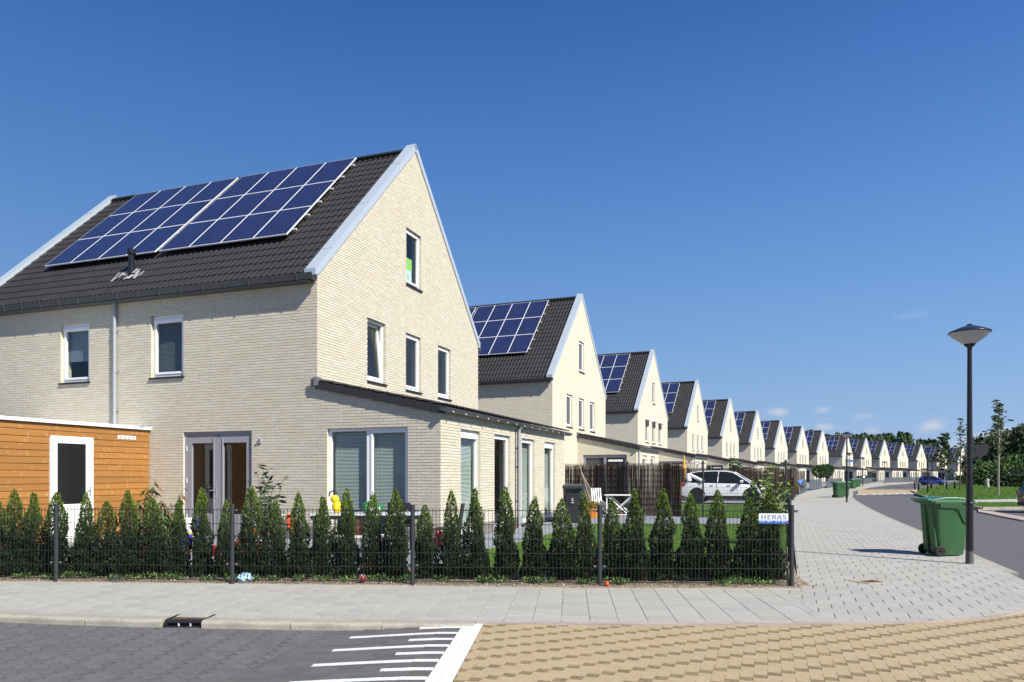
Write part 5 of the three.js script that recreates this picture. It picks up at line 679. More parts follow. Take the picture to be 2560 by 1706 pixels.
function makeCar(label, paint, o) {
  const t = thing('parked_car', label, 'car', null, at(o.X, o.Z, o.y ?? ROAD), o.turn), m = new THREE.MeshPhysicalMaterial({ color: C(...paint), roughness: 0.4, clearcoat: 1, clearcoatRoughness: 0.04 }), glass = std([0.012, 0.014, 0.018], 0.05);
  const L = o.L, hw = o.w / 2, H = o.h, bx = o.belt, wr = o.wr, wx = o.wheels;
  const S = [[-L / 2, 0.42, bx - 0.13, hw * .80, hw * .74, bx - 0.06], [-L / 2 + 0.06, 0.33, bx - 0.02, hw * .88, hw * .84, bx], [-L / 2 + 0.35, 0.27, bx + 0.02, hw * .97, hw * .92, bx + 0.05], [-L * .2, 0.26, bx + 0.0, hw, hw * .95, bx + .06], [L * .12, 0.26, bx - 0.05, hw, hw * .95, bx + .02], [L * .24, 0.27, bx - 0.10, hw * .99, hw * .92, bx - .02], [L * .36, 0.27, bx - 0.17, hw * .97, hw * .86, bx - .09], [L / 2 - 0.16, 0.30, bx - 0.27, hw * .88, hw * .72, bx - .20], [L / 2 - 0.03, 0.36, bx - 0.40, hw * .74, hw * .58, bx - .34], [L / 2, 0.42, bx - .5, hw * .66, hw * .52, bx - .45]];
  mesh('body', loft(S, ([x, a, b, w0, w1, top]) => mirror([[x, a, 0], [x, a, w0 * .94], [x, a + 0.06, w0], [x, lerp(a, b, .55), w0 * 1.0], [x, b - 0.05, lerp(w0, w1, .5)], [x, b, w1], [x, lerp(b, top, .7), w1 * .8], [x, top, 0]])), m, t);
  // cabin: glass all round, then roof skin and pillars proud of it
  const cab = o.cabin, ringC = (k) => ([x, y, wb, wt]) => mirror([[x, bx - 0.08, 0], [x, Math.min(bx - 0.02, y), wb * k], [x, lerp(bx, y, .55), lerp(wb, wt, .45) * k], [x, y - 0.02, wt * k], [x, y, wt * .86 * k], [x, y + 0.015, 0]]);
  mesh('window', loft(cab, ringC(1)), glass, t);
  const roof = loft(cab.slice(o.roofFrom, o.roofTo), ([x, y, , wt]) => mirror([[x, y - 0.005, 0], [x, y - 0.045, wt * 1.012], [x, y + 0.004, wt * .99], [x, y + 0.022, wt * .84], [x, y + 0.035, 0]])); mesh('roof', roof, m, t);
  const pil = new MB(); for (const z of [-1, 1]) for (const [a, b, r] of o.pillars) pil.bar([a[0], a[1], z * a[2]], [b[0], b[1], z * b[2]], r, 6); pil.build('pillar', m, t);
  const clad = new MB(); for (const z of [-1, 1]) { clad.rbox(0, 0.30, z * hw * .985, wx[1] - wx[0] - 0.7, 0.13, 0.05, 0.015); for (const x of wx) { clad.add(new THREE.TorusGeometry(wr + 0.045, 0.045, 6, 20, Math.PI), mx(x, wr, z * hw * .955)); clad.cyl(x, wr, z * hw * .86, wr + 0.035, wr + 0.035, 0.24, 22, [Math.PI / 2, 0, 0]); } } clad.rbox(-L / 2 + 0.08, 0.36, 0, 0.18, 0.16, o.w * .8, 0.03); clad.rbox(L / 2 - 0.1, 0.34, 0, 0.2, 0.14, o.w * .68, 0.03); clad.build('wheel_arch', M.dark, t);
  const seam = new MB(); for (const z of [-1, 1]) { for (const x of o.seams) seam.box(x, (0.36 + bx) / 2, z * hw * 1.0, 0.008, bx - 0.42, 0.012); for (const x of o.handles) seam.rbox(x, bx - 0.14, z * hw * 1.0, 0.15, 0.03, 0.03, 0.01); } seam.build('door_handle', o.darkTrim ? M.dark : M.pipe, t);
  const rimG = new MB(); rimG.add(new THREE.TorusGeometry(wr * .60, 0.022, 8, 24)); rimG.cyl(0, 0, 0.015, 0.055, 0.045, 0.03, 12, [Math.PI / 2, 0, 0]); for (let i = 0; i < 5; i++) { const a = i * 1.2566; rimG.box(Math.cos(a) * wr * .31, Math.sin(a) * wr * .31, 0.012, wr * .56, 0.075, 0.025, [0, 0, a]); } const tyreG = new MB(); tyreG.add(new THREE.TorusGeometry(wr * .80, wr * .2, 10, 28), mx(0, 0, -0.03, null, [1, 1, 1.25])); tyreG.cyl(0, 0, -0.04, wr * .62, wr * .62, 0.04, 24, [Math.PI / 2, 0, 0]);
  for (const x of wx) for (const z of [-1, 1]) { const w = part('wheel', t); w.position.set(x, wr, z * (hw * .93)); if (z < 0) w.rotation.y = Math.PI; mesh('tyre', tyreG.geo(), M.rubber, w); mesh('rim', rimG.geo(), M.chrome, w); }
  for (const z of [-1, 1]) { const tl = new MB(); tl.rbox(-L / 2 + 0.16, bx - 0.10, z * hw * .86, 0.30, 0.17, 0.09, 0.03, [0, z * 0.28, 0.22]); tl.build('tail_light', std([0.36, 0.012, 0.014], 0.15), t); const hl = new MB(); hl.rbox(L / 2 - 0.27, bx - 0.33, z * hw * .73, 0.34, 0.13, 0.12, 0.035, [0, z * 0.42, -0.3]); hl.build('headlight', std([0.55, 0.58, 0.6], 0.1), t); const mr = new MB(); mr.rbox(o.mirror, bx + 0.06, z * (hw + 0.10), 0.17, 0.13, 0.2, 0.045); mr.box(o.mirror, bx - 0.0, z * (hw + 0.02), 0.05, 0.03, 0.16); mr.build('wing_mirror', m, t); }
  const pl = new MB(); pl.rbox(-L / 2 - 0.005, 0.62, 0, 0.015, 0.11, 0.52, 0.004); pl.build('number_plate', std([0.62, 0.45, 0.05], 0.5), t);
  return t;
}
const SUV = { L: 4.32, w: 1.79, h: 1.6, belt: 1.02, wr: 0.345, wheels: [-1.33, 1.27], mirror: 0.83, seams: [-0.34, 0.62, -1.02], handles: [-0.62, 0.22], roofFrom: 1, roofTo: 6, darkTrim: false,
  cabin: [[-2.02, 1.06, .76, .74], [-1.72, 1.50, .84, .60], [-1.3, 1.575, .86, .62], [-0.5, 1.605, .87, .64], [0.1, 1.585, .87, .635], [0.38, 1.52, .87, .61], [0.75, 1.33, .86, .62], [1.22, 1.02, .80, .72]], pillars: [[[0.34, 1.54, .62], [1.22, 1.0, .80], .035], [[-1.02, 1.06, .865], [-1.75, 1.42, .66], .10], [[-1.72, 1.06, .83], [-1.82, 1.42, .64], .13], [[-0.34, 1.03, .875], [-0.30, 1.57, .65], .022]] };
const HATCH = { L: 3.75, w: 1.66, h: 1.48, belt: 0.93, wr: 0.30, wheels: [-1.15, 1.2], mirror: 0.78, seams: [-0.28, 0.7], handles: [-0.05], roofFrom: 1, roofTo: 5, cabin: [[-1.80, 0.96, .72, .70], [-1.58, 1.36, .78, .58], [-1.1, 1.455, .80, .59], [-0.2, 1.475, .81, .60], [0.3, 1.41, .81, .58], [0.72, 1.2, .80, .60], [1.15, 0.93, .74, .68]], pillars: [[[0.26, 1.43, .58], [1.15, 0.92, .74], .035], [[-1.25, 0.96, .8], [-1.6, 1.32, .60], .12], [[-0.28, 0.94, .81], [-0.24, 1.44, .61], .025]] };
const WAGON = { L: 4.55, w: 1.77, h: 1.46, belt: 0.94, wr: 0.315, wheels: [-1.36, 1.34], mirror: 0.86, seams: [-0.3, 0.68], handles: [-0.55, 0.3], roofFrom: 1, roofTo: 6, cabin: [[-2.12, 0.97, .76, .72], [-1.72, 1.34, .82, .6], [-1.2, 1.43, .85, .62], [-0.4, 1.46, .86, .63], [0.1, 1.44, .86, .62], [0.42, 1.37, .86, .6], [0.8, 1.2, .85, .61], [1.3, 0.93, .78, .7]], pillars: [[[0.38, 1.39, .6], [1.3, 0.92, .78], .035], [[-1.25, 0.97, .85], [-1.75, 1.32, .62], .10], [[-0.3, 0.95, .865], [-0.26, 1.43, .64], .025]] };
makeCar('white crossover car parked on the drive behind the tall mesh fence', [0.80, 0.81, 0.82], { ...SUV, X: 10.93, Z: 37.05, y: 0.10, turn: -0.405 });
makeCar('small bright blue hatchback parked by the verge beyond the bollards', [0.012, 0.05, 0.36], { ...HATCH, X: 65.9, Z: 114.0, turn: -0.62 });
makeCar('black estate car parked before the houses behind a low fence, right of the far bins', [0.012, 0.013, 0.016], { ...WAGON, X: 77.5, Z: 159.0, y: 0.02, turn: 0.12 });
makeCar('dark hatchback half hidden behind the young trees, right of the blue car', [0.02, 0.022, 0.026], { ...WAGON, X: 138.0, Z: 226.0, y: 0, turn: 0.3 });
makeCar('silver estate car parked far down the street, left of the near lamp post', [0.42, 0.46, 0.52], { ...WAGON, X: 126.4, Z: 200.0, y: 0, turn: -0.2 });
makeCar('pale silver car parked far down the street, just right of the near lamp post', [0.50, 0.52, 0.55], { ...WAGON, X: 139.5, Z: 212.0, y: 0, turn: -0.2 });
makeCar('dark car half inside the front garden behind the strip fence, roof just showing', [0.02, 0.022, 0.028], { ...HATCH, X: 29.2, Z: 78.0, y: 0.02, turn: 1.0 });
makeCar('dark car in the parking bay, only its bumper at the right edge of the view', [0.015, 0.016, 0.018], { ...HATCH, X: 22.75, Z: 29.3, y: -0.04, turn: -0.12 });

// ---------------------------------------------------------------- things in the gardens
function ball(name, label, pos, r, color, extra) { const t = thing(name, label, 'ball', null, pos), b = mesh('shell', new THREE.SphereGeometry(r, 28, 18), std(color, 0.35), t); b.position.y = r; if (extra) extra(t); return t; }
ball('football', 'dark red patterned ball lying under the front fence', at(-2.03, 9.86, 0.015), 0.058, [0.20, 0.018, 0.02], (t) => { const m = new MB(); for (const a of [0, 1.05, 2.1]) m.add(new THREE.TorusGeometry(0.0575, 0.004, 5, 32), mx(0, 0.058, 0, [0.4, a, 0.2])); m.build('stripe', std([0.42, 0.33, 0.3], 0.4), t); });
ball('toy_ball', 'small orange red ball at the foot of a fence post', at(1.245, 9.56, 0.012), 0.034, [0.62, 0.06, 0.02]);
ball('toy_ball', 'small yellow ball on the garden lawn behind the fence post', at(1.52, 13.9, 0.07), 0.05, [0.75, 0.36, 0.02]);
{ // drinking glass and plastic bag on the soil strip
  const g = thing('glass_jar', 'small clear glass jar lying at the foot of the fence', 'jar', null, at(-5.43, 9.99, 0.015)), l = new THREE.LatheGeometry([[0.0, 0], [0.04, 0], [0.044, 0.02], [0.045, 0.09], [0.035, 0.1], [0.033, 0.098], [0.041, 0.088], [0.04, 0.02], [0, 0.012]].map(([a, b]) => new THREE.Vector2(a, b)), 20); mesh('body', l, new THREE.MeshPhysicalMaterial({ color: C(.9, .92, .92), transmission: 1, roughness: 0.05, thickness: 0 }), g);
  const r = rngOf(700), p = new THREE.IcosahedronGeometry(0.085, 3), q = p.attributes.position, f = noiseField(71, 6); for (let i = 0; i < q.count; i++) { const v = new V3().fromBufferAttribute(q, i), k = 0.65 + 0.8 * f((v.x + v.y) * 6, (v.z - v.y) * 6); q.setXYZ(i, v.x * k * 1.1, Math.max(-0.05, v.y * k * 0.85), v.z * k * 0.7); } p.computeVertexNormals(); const bag = mesh('plastic_bag', metricUV(p), std([0.35, 0.52, 0.62], 0.35)); bag.position.copy(at(-3.64, 9.93, 0.07)); tag(bag, 'crumpled pale blue plastic bag beside the second fence post', 'bag');
}
{ // black garden table with toys on it
  const t = thing('garden_table', 'black garden table with a grey top on the terrace behind the hedge', 'table', null, at(-2.55, 13.05, 0.075), 0.08), a = new MB(); a.rbox(0, 0.71, 0, 1.95, 0.025, 0.9, 0.006); a.build('table_top', std([0.52, 0.54, 0.56], 0.4), t); const b = new MB(); for (const z of [-0.43, 0.43]) b.box(0, 0.665, z, 1.9, 0.06, 0.03); for (const x of [-0.95, 0.95]) b.box(x, 0.665, 0, 0.03, 0.06, 0.86); b.build('table_frame', M.black, t); for (const x of [-0.9, 0.9]) for (const z of [-0.38, 0.38]) { const l = new MB(); l.box(x, 0.33, z, 0.05, 0.66, 0.05); l.build('leg', M.black, t); }
  const chair = thing('garden_chair', 'black garden chair at the left end of the table', 'chair', 'black garden chairs at the table', at(-4.05, 13.0, 0.075), 0.1), c = new MB(); c.rbox(0, 0.44, 0, 0.48, 0.03, 0.46, 0.008); c.build('seat', M.black, chair); const cb = new MB(); cb.rbox(-0.23, 0.68, 0, 0.03, 0.42, 0.44, 0.01, [0, 0, 0.15]); cb.build('backrest', M.black, chair); for (const x of [-0.2, 0.2]) for (const z of [-0.2, 0.2]) { const l = new MB(); l.bar([x, 0, z], [x * 0.95, 0.44, z], 0.014, 8); l.build('leg', M.black, chair); }
  copyOf(chair, 'black garden chair behind the table near the big window', at(-2.1, 13.9, 0.075), 1.5); copyOf(chair, 'black garden chair at the right end of the table', at(-1.15, 13.2, 0.075), 3.1);
  // yellow toy: a rounded plastic watering toy
  const y = thing('plastic_toy', 'bright yellow plastic toy standing on the garden table', 'toy', null, at(-3.12, 12.95, 0.80)), yb = new MB(); yb.add(new THREE.SphereGeometry(0.10, 18, 12), mx(0, 0.11, 0, null, [0.85, 1.15, 0.8])); yb.add(new THREE.SphereGeometry(0.075, 16, 12), mx(-0.035, 0.25, 0)); yb.add(new THREE.CylinderGeometry(0.05, 0.035, 0.14, 14), mx(0.11, 0.13, 0, [0, 0, -0.9])); yb.build('body', std([0.80, 0.55, 0.01], 0.35), y); const yh = new MB(); yh.add(new THREE.TorusGeometry(0.075, 0.012, 8, 20, Math.PI), mx(-0.06, 0.32, 0, [0, 0, 0.3])); yh.build('handle', M.black, y); 
  const gb = thing('lunch_bag', 'green and white bag lying on the garden table', 'bag', null, at(-2.48, 12.98, 0.80), 0.2), g1 = new MB(); g1.rbox(0, 0.085, 0, 0.36, 0.17, 0.2, 0.06); g1.add(new THREE.SphereGeometry(0.1, 16, 10), mx(-0.05, 0.15, 0, null, [1.5, 0.55, 0.9])); g1.build('body', std([0.01, 0.13, 0.03], 0.6), gb); const g2 = new MB(); g2.rbox(0.02, 0.075, 0.1, 0.2, 0.07, 0.012, 0.005); g2.build('label', M.white, gb);
}
{ // slide, toy crates, buckets
  const s = thing('toy_slide', 'orange red plastic slide standing behind the second fence post', 'slide', null, at(-4.0, 12.9, 0.075), 0.2), a = new MB(); a.rbox(0.12, 0.32, 0, 0.06, 0.78, 0.3, 0.02, [0, 0, 0.25]); for (const z of [-0.15, 0.15]) a.rbox(0.14, 0.34, z, 0.12, 0.78, 0.025, 0.01, [0, 0, 0.25]); a.build('chute', std([0.68, 0.085, 0.03], 0.35), s); const l = new MB(); for (const z of [-0.13, 0.13]) l.bar([-0.3, 0, z], [0.0, 0.68, z], 0.02, 8); for (const y of [0.2, 0.42]) l.bar([-0.3 + y * 0.44, y, -0.13], [-0.3 + y * 0.44, y, 0.13], 0.014, 8); l.rbox(0.0, 0.70, 0, 0.16, 0.03, 0.3, 0.01); l.build('ladder', std([0.5, 0.52, 0.55], 0.4), s);
  const k = thing('ride_on_toy', 'orange and white ride-on toy beside the slide', 'toy', null, at(-4.62, 12.8, 0.075), 0.4), kb = new MB(); kb.rbox(0, 0.22, 0, 0.46, 0.2, 0.22, 0.07); kb.add(new THREE.SphereGeometry(0.13, 16, 12), mx(0.16, 0.40, 0, null, [1, 0.9, 0.8])); kb.build('body', std([0.55, 0.11, 0.015], 0.4), k); const kw = new MB(); kw.add(new THREE.SphereGeometry(0.1, 14, 10), mx(0.18, 0.26, 0.08, null, [1, 0.8, 0.6])); kw.rbox(0.13, 0.55, 0, 0.12, 0.1, 0.16, 0.03); kw.build('trim', std([0.62, 0.70, 0.74], 0.4), k); for (const x of [-0.17, 0.17]) for (const z of [-0.12, 0.12]) { const w = new MB(); w.cyl(x, 0.08, z, 0.08, 0.08, 0.04, 14, [Math.PI / 2, 0, 0]); w.build('wheel', std([0.45, 0.02, 0.02], 0.4), k); }
  const c = thing('toy_box', 'white, blue and yellow toy box standing by the shed wall', 'toy box', null, at(-5.98, 13.6, 0.075), 0.4), cb = new MB(); for (let i = 0; i < 2; i++) for (let j = 0; j < 2; j++) cb.rbox(-0.085 + i * 0.17, 0.17 + j * 0.3, 0, 0.165, 0.27, 0.3, 0.015, null, (i + j) & 1 ? [0.72, 0.73, 0.75] : [0.02, 0.05, 0.42]); cb.rbox(0, 0.02, 0, 0.36, 0.04, 0.32, 0.01, null, [0.72, 0.42, 0.03]); cb.rbox(0, 0.32, 0, 0.35, 0.03, 0.31, 0.008, null, [0.72, 0.42, 0.03]); cb.build('drawers', M.vc, c);
  const b = thing('toy_bucket', 'red plastic bucket with a yellow spade on the terrace before the shed door', 'bucket', null, at(-6.17, 12.1, 0.075)), bb = new MB(); bb.cyl(0, 0.12, 0, 0.10, 0.14, 0.24, 20); bb.build('bucket', std([0.62, 0.015, 0.015], 0.35), b); const sp = new MB(); sp.bar([0.03, 0.02, 0.14], [0.09, 0.36, 0.10], 0.012, 8); sp.rbox(0.02, -0.02, 0.15, 0.09, 0.12, 0.015, 0.006, [0.3, 0, 0]); sp.build('spade', std([0.75, 0.45, 0.02], 0.4), b).position.y = 0.04;
  const rb = thing('toy_bucket', 'small dark red bucket between two conifers left of the ride-on toy', 'bucket', null, at(-5.12, 12.6, 0.075)), rbb = new MB(); rbb.cyl(0, 0.09, 0, 0.07, 0.10, 0.18, 18); rbb.build('bucket', std([0.30, 0.012, 0.012], 0.4), rb);
  const fr = thing('plastic_toy', 'small orange toy on the terrace near the annex corner', 'toy', null, at(-1.42, 13.6, 0.075)), fb = new MB(); fb.rbox(0, 0.14, 0, 0.22, 0.2, 0.2, 0.05); fb.add(new THREE.SphereGeometry(0.08, 14, 10), mx(0.05, 0.29, 0)); fb.build('body', std([0.6, 0.05, 0.02], 0.4), fr);
  // behind the twig screen: closed parasol, white trestle table and chair, orange tub
  const p = thing('closed_parasol', 'closed orange yellow parasol behind the brown screens', 'parasol', null, at(10.55, 44.6, 0.05)), pm = new MB(); pm.cyl(0, 1.2, 0, 0.02, 0.02, 2.4, 8); pm.build('pole', M.white, p); const pc = new MB(); pc.cyl(0, 1.9, 0, 0.2, 0.05, 1.2, 12); pc.cyl(0, 2.55, 0, 0.06, 0.015, 0.25, 10); pc.build('canopy', std([0.62, 0.36, 0.07], 0.8), p);
  const w = thing('garden_trestle', 'white wooden crossed-leg garden table in front of the twig screen', 'table', null, at(3.62, 24.2, 0.08), -0.3), wm = new MB(); for (const z of [-0.3, 0.3]) { wm.bar([-0.4, 0, z], [0.4, 0.72, z], 0.022, 6); wm.bar([0.4, 0, z], [-0.4, 0.72, z], 0.022, 6); } wm.build('leg', M.white, w); const wt = new MB(); wt.rbox(0, 0.74, 0, 1.0, 0.03, 0.72, 0.008); wt.build('table_top', M.white, w); const wb = new MB(); wb.bar([-0.42, 0.1, 0.3], [0.42, 0.1, 0.3], 0.022, 6); wb.bar([-0.42, 0, 0.3], [-0.42, 0.72, 0.3], 0.022, 6); wb.build('brace', M.white, w);
  const ch = thing('garden_chair', 'white slatted garden chair by the white crossed-leg table', 'chair', null, at(2.98, 24.55, 0.08), 0.5), cs = new MB(); cs.rbox(0, 0.43, 0, 0.5, 0.03, 0.46, 0.01); cs.build('seat', M.white, ch); for (let i = 0; i < 5; i++) { const q = new MB(); q.rbox(-0.18 + i * 0.09, 0.72, -0.23, 0.05, 0.5, 0.02, 0.008, [-0.15, 0, 0]); q.build('slat', M.white, ch); } for (const x of [-0.22, 0.22]) for (const z of [-0.2, 0.2]) { const l = new MB(); l.box(x, 0.21, z, 0.035, 0.42, 0.035); l.build('leg', M.white, ch); }
  const ot = thing('plant_tub', 'orange tub of plants by the reed mat', 'tub', null, at(2.62, 24.0, 0.08)), om = new MB(); om.cyl(0, 0.14, 0, 0.2, 0.26, 0.28, 18); om.build('tub', std([0.55, 0.20, 0.02], 0.5), ot); mesh('leaves', foliage(720, 240, (r) => { const a = r() * 6.28, d = r() * 0.24; return [new V3(Math.cos(a) * d, 0.28 + r() * 0.2, Math.sin(a) * d), new V3(Math.cos(a), 1, Math.sin(a))]; }, 0.1, (r) => jitter(r, r() < 0.4 ? [0.5, 0.26, 0.02] : [0.07, 0.13, 0.03], 0.3)), M.leaf, ot);
  const bl = thing('garden_windmill', 'blue fabric kite sail poking out beyond the corner of the brown screen', 'kite', null, at(16.85, 42.6, 0.9)), bm = new MB(); bm.bar([0, -0.9, 0], [0, 0.35, 0], 0.012, 6); bm.build('stick', M.alu, bl); const bs = new MB(); bs.add(new THREE.ConeGeometry(0.22, 0.5, 4), mx(0.12, 0.22, 0, [0, 0.4, -1.0], [1, 1, 0.35])); bs.build('sail', std([0.05, 0.16, 0.60], 0.6), bl);
}

// ---------------------------------------------------------------- trees and the far background
function youngTree(label, pos, h, seed, { crownFrom = 0.42, spread = 0.75, n = 420, size = 0.26, pale = true, stakes }) {
  const t = thing('young_tree', label, 'tree', 'young trees on the verge', pos), r = rngOf(seed), b = new MB(), tips = []; b.bar([0, 0, 0], [0.05, h * 0.55, 0.02], 0.055, 8, null, 0.04); b.bar([0.05, h * 0.55, 0.02], [0, h, 0], 0.04, 6, null, 0.008);
  for (let i = 0; i < 26; i++) { const f = crownFrom + (1 - crownFrom) * (i / 26), a = i * 2.4 + r(), len = spread * (1.15 - 0.85 * (f - crownFrom) / (1 - crownFrom)) * (0.5 + 0.6 * r()), o = new V3(0.03, h * f, 0), e = o.clone().add(new V3(Math.cos(a) * len, len * (0.5 + 0.6 * r()), Math.sin(a) * len)); b.bar(o.toArray(), e.toArray(), 0.014, 4, null, 0.004); tips.push([o, e]); } b.build('trunk', pale ? M.paleBark : M.bark, t);
  mesh('crown', foliage(seed + 1, n, (q) => { const [o, e] = tips[Math.floor(q() * tips.length)], p = o.clone().lerp(e, 0.2 + 0.85 * q()), a = q() * 6.283; return [p, new V3(Math.cos(a), -0.35, Math.sin(a))]; }, size, (q) => jitter(q, [0.058, 0.092, 0.028], 0.5), 2.6, 0), M.leaf, t);
  if (stakes) { const s = new MB(); for (const x of [-0.35, 0.35]) s.cyl(x, 0.75, 0, 0.04, 0.035, 1.5, 8); s.build('support_stake', M.bark, t); }
}
youngTree('slender young tree with a pale trunk on the near verge, right of the lamp post', at(34.22, 51.17, 0.03), 6.6, 801, { crownFrom: 0.5, spread: 0.95, n: 520, size: 0.26 });
youngTree('thin dark young tree behind the bollards, left of the near lamp post', at(41.69, 67.69, 0.03), 6.9, 811, { crownFrom: 0.3, spread: 0.7, n: 260, size: 0.28, pale: false });
youngTree('leafy young tree in front of the far houses, right of the verge lamp', at(53.1, 89.3, 0.03), 6.6, 821, { crownFrom: 0.28, spread: 1.35, n: 1500, size: 0.34, stakes: true });
youngTree('young tree half hidden behind the near lamp post', at(47.0, 70.4, 0.03), 6.9, 831, { crownFrom: 0.42, spread: 0.95, n: 480, size: 0.3 });
youngTree('thin distant young tree with a sparse top left of the near lamp post', at(60.0, 95.5, 0.03), 8.2, 841, { crownFrom: 0.55, spread: 0.8, n: 200, size: 0.3 });
function bigTree(name, label, pos, h, rad, seed, color, o = {}) {
  const t = thing(name, label, 'tree', o.group ?? 'dark trees beyond the far end of the street', pos), r = rngOf(seed), b = new MB(); b.bar([0, 0, 0], [0, h * 0.6, 0], rad * 0.09, 8, null, rad * 0.04); for (let i = 0; i < 6; i++) { const a = i * 1.05 + r(); b.bar([0, h * (0.25 + 0.04 * i), 0], [Math.cos(a) * rad * 0.6, h * (0.5 + 0.05 * i), Math.sin(a) * rad * 0.6], rad * 0.035, 5, null, rad * 0.01); } b.build('trunk', M.bark, t);
  const clumps = Array.from({ length: o.clumps ?? 16 }, () => { const a = r() * 6.283, f = Math.pow(r(), 0.7), y = lerp(o.low ?? 0.22, 0.93, r()), k = rad * Math.sin(Math.PI * clamp((y - (o.low ?? 0.22)) / 0.85 + 0.12)) * 0.85; return [new V3(Math.cos(a) * k * f, y * h, Math.sin(a) * k * f), rad * (0.28 + 0.26 * r()), 0.7 + 0.6 * r()]; });
  mesh('crown', foliage(seed + 1, o.n ?? 3200, (q) => { const [c, s, tone] = clumps[Math.floor(q() * clumps.length)], u = q() * 2 - 1, a = q() * 6.283, w = Math.sqrt(1 - u * u), d = new V3(Math.cos(a) * w, u, Math.sin(a) * w); const p = c.clone().addScaledVector(d, s * (0.65 + 0.4 * q())); p.tone = tone; return [p, d]; }, o.size ?? rad * 0.16, (q, p) => jitter(q, color.map((v) => v * (p.tone ?? 1)), 0.35), 1.7, 0.1), M.leaf, t);
}
bigTree('dark_tree', 'dark broad tree behind the last houses, left of the near lamp post', at(150, 262, 0), 12.6, 7.5, 901, [0.030, 0.060, 0.018], { n: 4200 });
bigTree('dark_tree', 'dark tree close behind the last house, right of the near lamp post', at(168, 262, 0), 12.4, 7.5, 911, [0.034, 0.064, 0.02], { n: 4200 });
bigTree('dark_tree', 'olive green tree behind the slender young tree', at(133, 196, 0), 10.8, 6.5, 921, [0.05, 0.078, 0.018], { n: 4200 });
bigTree('dark_tree', 'tall olive tree top rising above its neighbours near the right edge', at(113, 160, 0), 11.6, 5.2, 931, [0.05, 0.075, 0.02], { n: 4200 });
bigTree('dark_tree', 'dark tree at the right edge behind the hedge', at(104, 146, 0), 9.8, 5.6, 941, [0.022, 0.042, 0.014], { n: 4200 });
bigTree('dark_tree', 'very dark low tree behind the hedge', at(94.5, 139, 0), 7.2, 5.0, 951, [0.018, 0.034, 0.012], { n: 3600, low: 0.1 });
bigTree('dark_tree', 'dark tree cut by the right edge of the view', at(111, 152, 0), 10.6, 5.8, 961, [0.02, 0.04, 0.014], { n: 4200 });
bigTree('dark_tree', 'dark tree beside the small brick house, just left of it', at(140, 214, 0), 11, 6.5, 971, [0.026, 0.05, 0.018], { n: 3600 });
{ // big rounded hedge shrubs at the right edge
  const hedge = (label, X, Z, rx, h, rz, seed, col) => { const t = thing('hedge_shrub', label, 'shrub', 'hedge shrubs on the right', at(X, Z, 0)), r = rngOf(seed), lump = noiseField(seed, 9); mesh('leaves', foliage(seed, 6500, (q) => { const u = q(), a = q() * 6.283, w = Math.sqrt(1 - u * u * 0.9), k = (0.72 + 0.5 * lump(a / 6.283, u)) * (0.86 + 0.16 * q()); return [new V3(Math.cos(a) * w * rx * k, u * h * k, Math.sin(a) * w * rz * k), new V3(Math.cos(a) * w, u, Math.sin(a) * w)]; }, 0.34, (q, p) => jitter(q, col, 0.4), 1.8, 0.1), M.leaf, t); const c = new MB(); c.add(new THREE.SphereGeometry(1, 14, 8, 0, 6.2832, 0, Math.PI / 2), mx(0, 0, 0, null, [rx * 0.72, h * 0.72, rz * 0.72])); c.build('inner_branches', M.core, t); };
  hedge('tall dark green hedge shrub on the left of the right-hand hedge', 79.5, 117, 7.0, 3.7, 6, 981, [0.040, 0.085, 0.016]);
  hedge('broad bright green hedge shrub at the right edge of the view', 70.5, 99, 8.5, 3.7, 5, 985, [0.055, 0.115, 0.018]);
  hedge('low dark shrub in front of the hedge beside the path', 61.5, 86.5, 4.2, 1.25, 2.6, 989, [0.034, 0.062, 0.016]);
}
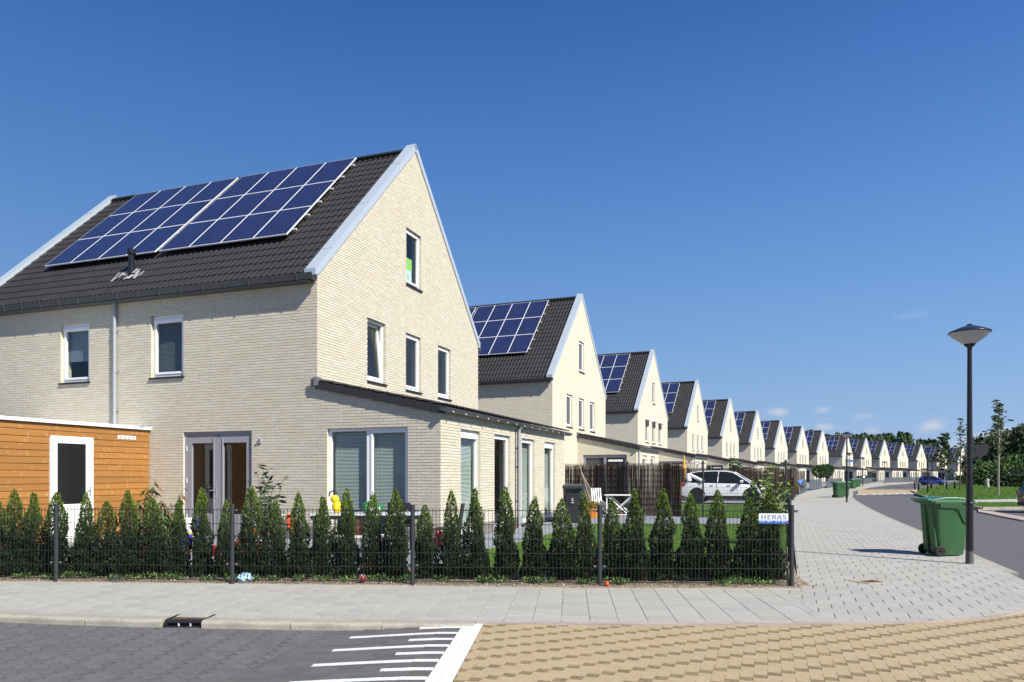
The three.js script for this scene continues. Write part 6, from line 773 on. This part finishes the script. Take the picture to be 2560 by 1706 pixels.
{ // small dark brick house with a solar roof among the trees
  const t = thing('brick_house', 'small dark red brick house with a solar roof among the trees at the right', 'house', null, at(122, 178, 0), 0.75), b = new MB(), s = new THREE.Shape([[-4, 0], [4, 0], [4, 5.2], [0, 9.0], [-4, 5.2]].map(([a, c]) => new THREE.Vector2(a, c))); b.add(new THREE.ExtrudeGeometry(s, { depth: 9, bevelEnabled: false }), mx(0, 0, -9)); b.build('wall', std([0.085, 0.035, 0.026], 0.9, { map: rep(tMottle, 1) }), t);
  const r = new MB(); for (const q of [-1, 1]) r.box(q * 2.1, 7.2, -4.5, 5.9, 0.16, 9.4, [0, 0, -q * 0.76]); r.build('roof', M.roofBack, t); const v = new MB(); for (const q of [-1, 1]) v.box(q * 2.1, 7.28, 0.12, 5.95, 0.22, 0.16, [0, 0, -q * 0.76]); v.build('verge_board', M.white, t);
  for (let i = 0; i < 3; i++) { const p = new MB(); p.box(2.15, 7.35, -1.6 - i * 1.7, 3.6, 0.06, 1.6, [0, 0, -0.76]); p.build('solar_panel', std([0.05, 0.13, 0.34], 0.12), t); }
  for (const [x, y] of [[-1.6, 3.6], [1.5, 3.6]]) { const w = part('window', t), f = frameGeo(1.1, 1.5, 0.12, 0.06); const m = f.build('frame', M.white, w); m.position.set(x, y, 0.03); const p = new MB(); p.box(x, y, 0.01, 0.95, 1.35, 0.03); p.build('pane', M.pane, w); }
}
{ // the long row of poplars behind the houses: one far wood
  const r = rngOf(1001), trees = Array.from({ length: 46 }, (_, i) => { const f = i / 45; return [lerp(92, 166, f) + (r() - .5) * 3, lerp(300, 292, f) + (r() - .5) * 8, (f > 0.92 ? lerp(17.5, 13.5, (f - .92) / .08) : 18.6 + Math.sin(f * 7) * 0.6 - f * 0.6) * (0.93 + 0.12 * r()), 2.3 + r() * 1.3, 0.75 + 0.5 * r()]; });
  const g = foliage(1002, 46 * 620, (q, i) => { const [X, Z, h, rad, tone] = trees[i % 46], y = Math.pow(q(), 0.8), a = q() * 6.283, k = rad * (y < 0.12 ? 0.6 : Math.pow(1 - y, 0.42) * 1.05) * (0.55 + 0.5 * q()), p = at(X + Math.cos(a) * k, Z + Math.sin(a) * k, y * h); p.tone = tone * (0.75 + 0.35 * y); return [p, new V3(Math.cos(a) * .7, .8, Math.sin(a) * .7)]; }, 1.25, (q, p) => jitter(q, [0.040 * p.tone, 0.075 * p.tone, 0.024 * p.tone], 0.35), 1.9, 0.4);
  const m = mesh('treeline', g, M.leaf); m.userData = { kind: 'stuff', label: 'long row of dark green poplars behind the far houses' };
}
renderer.render(scene, camera);
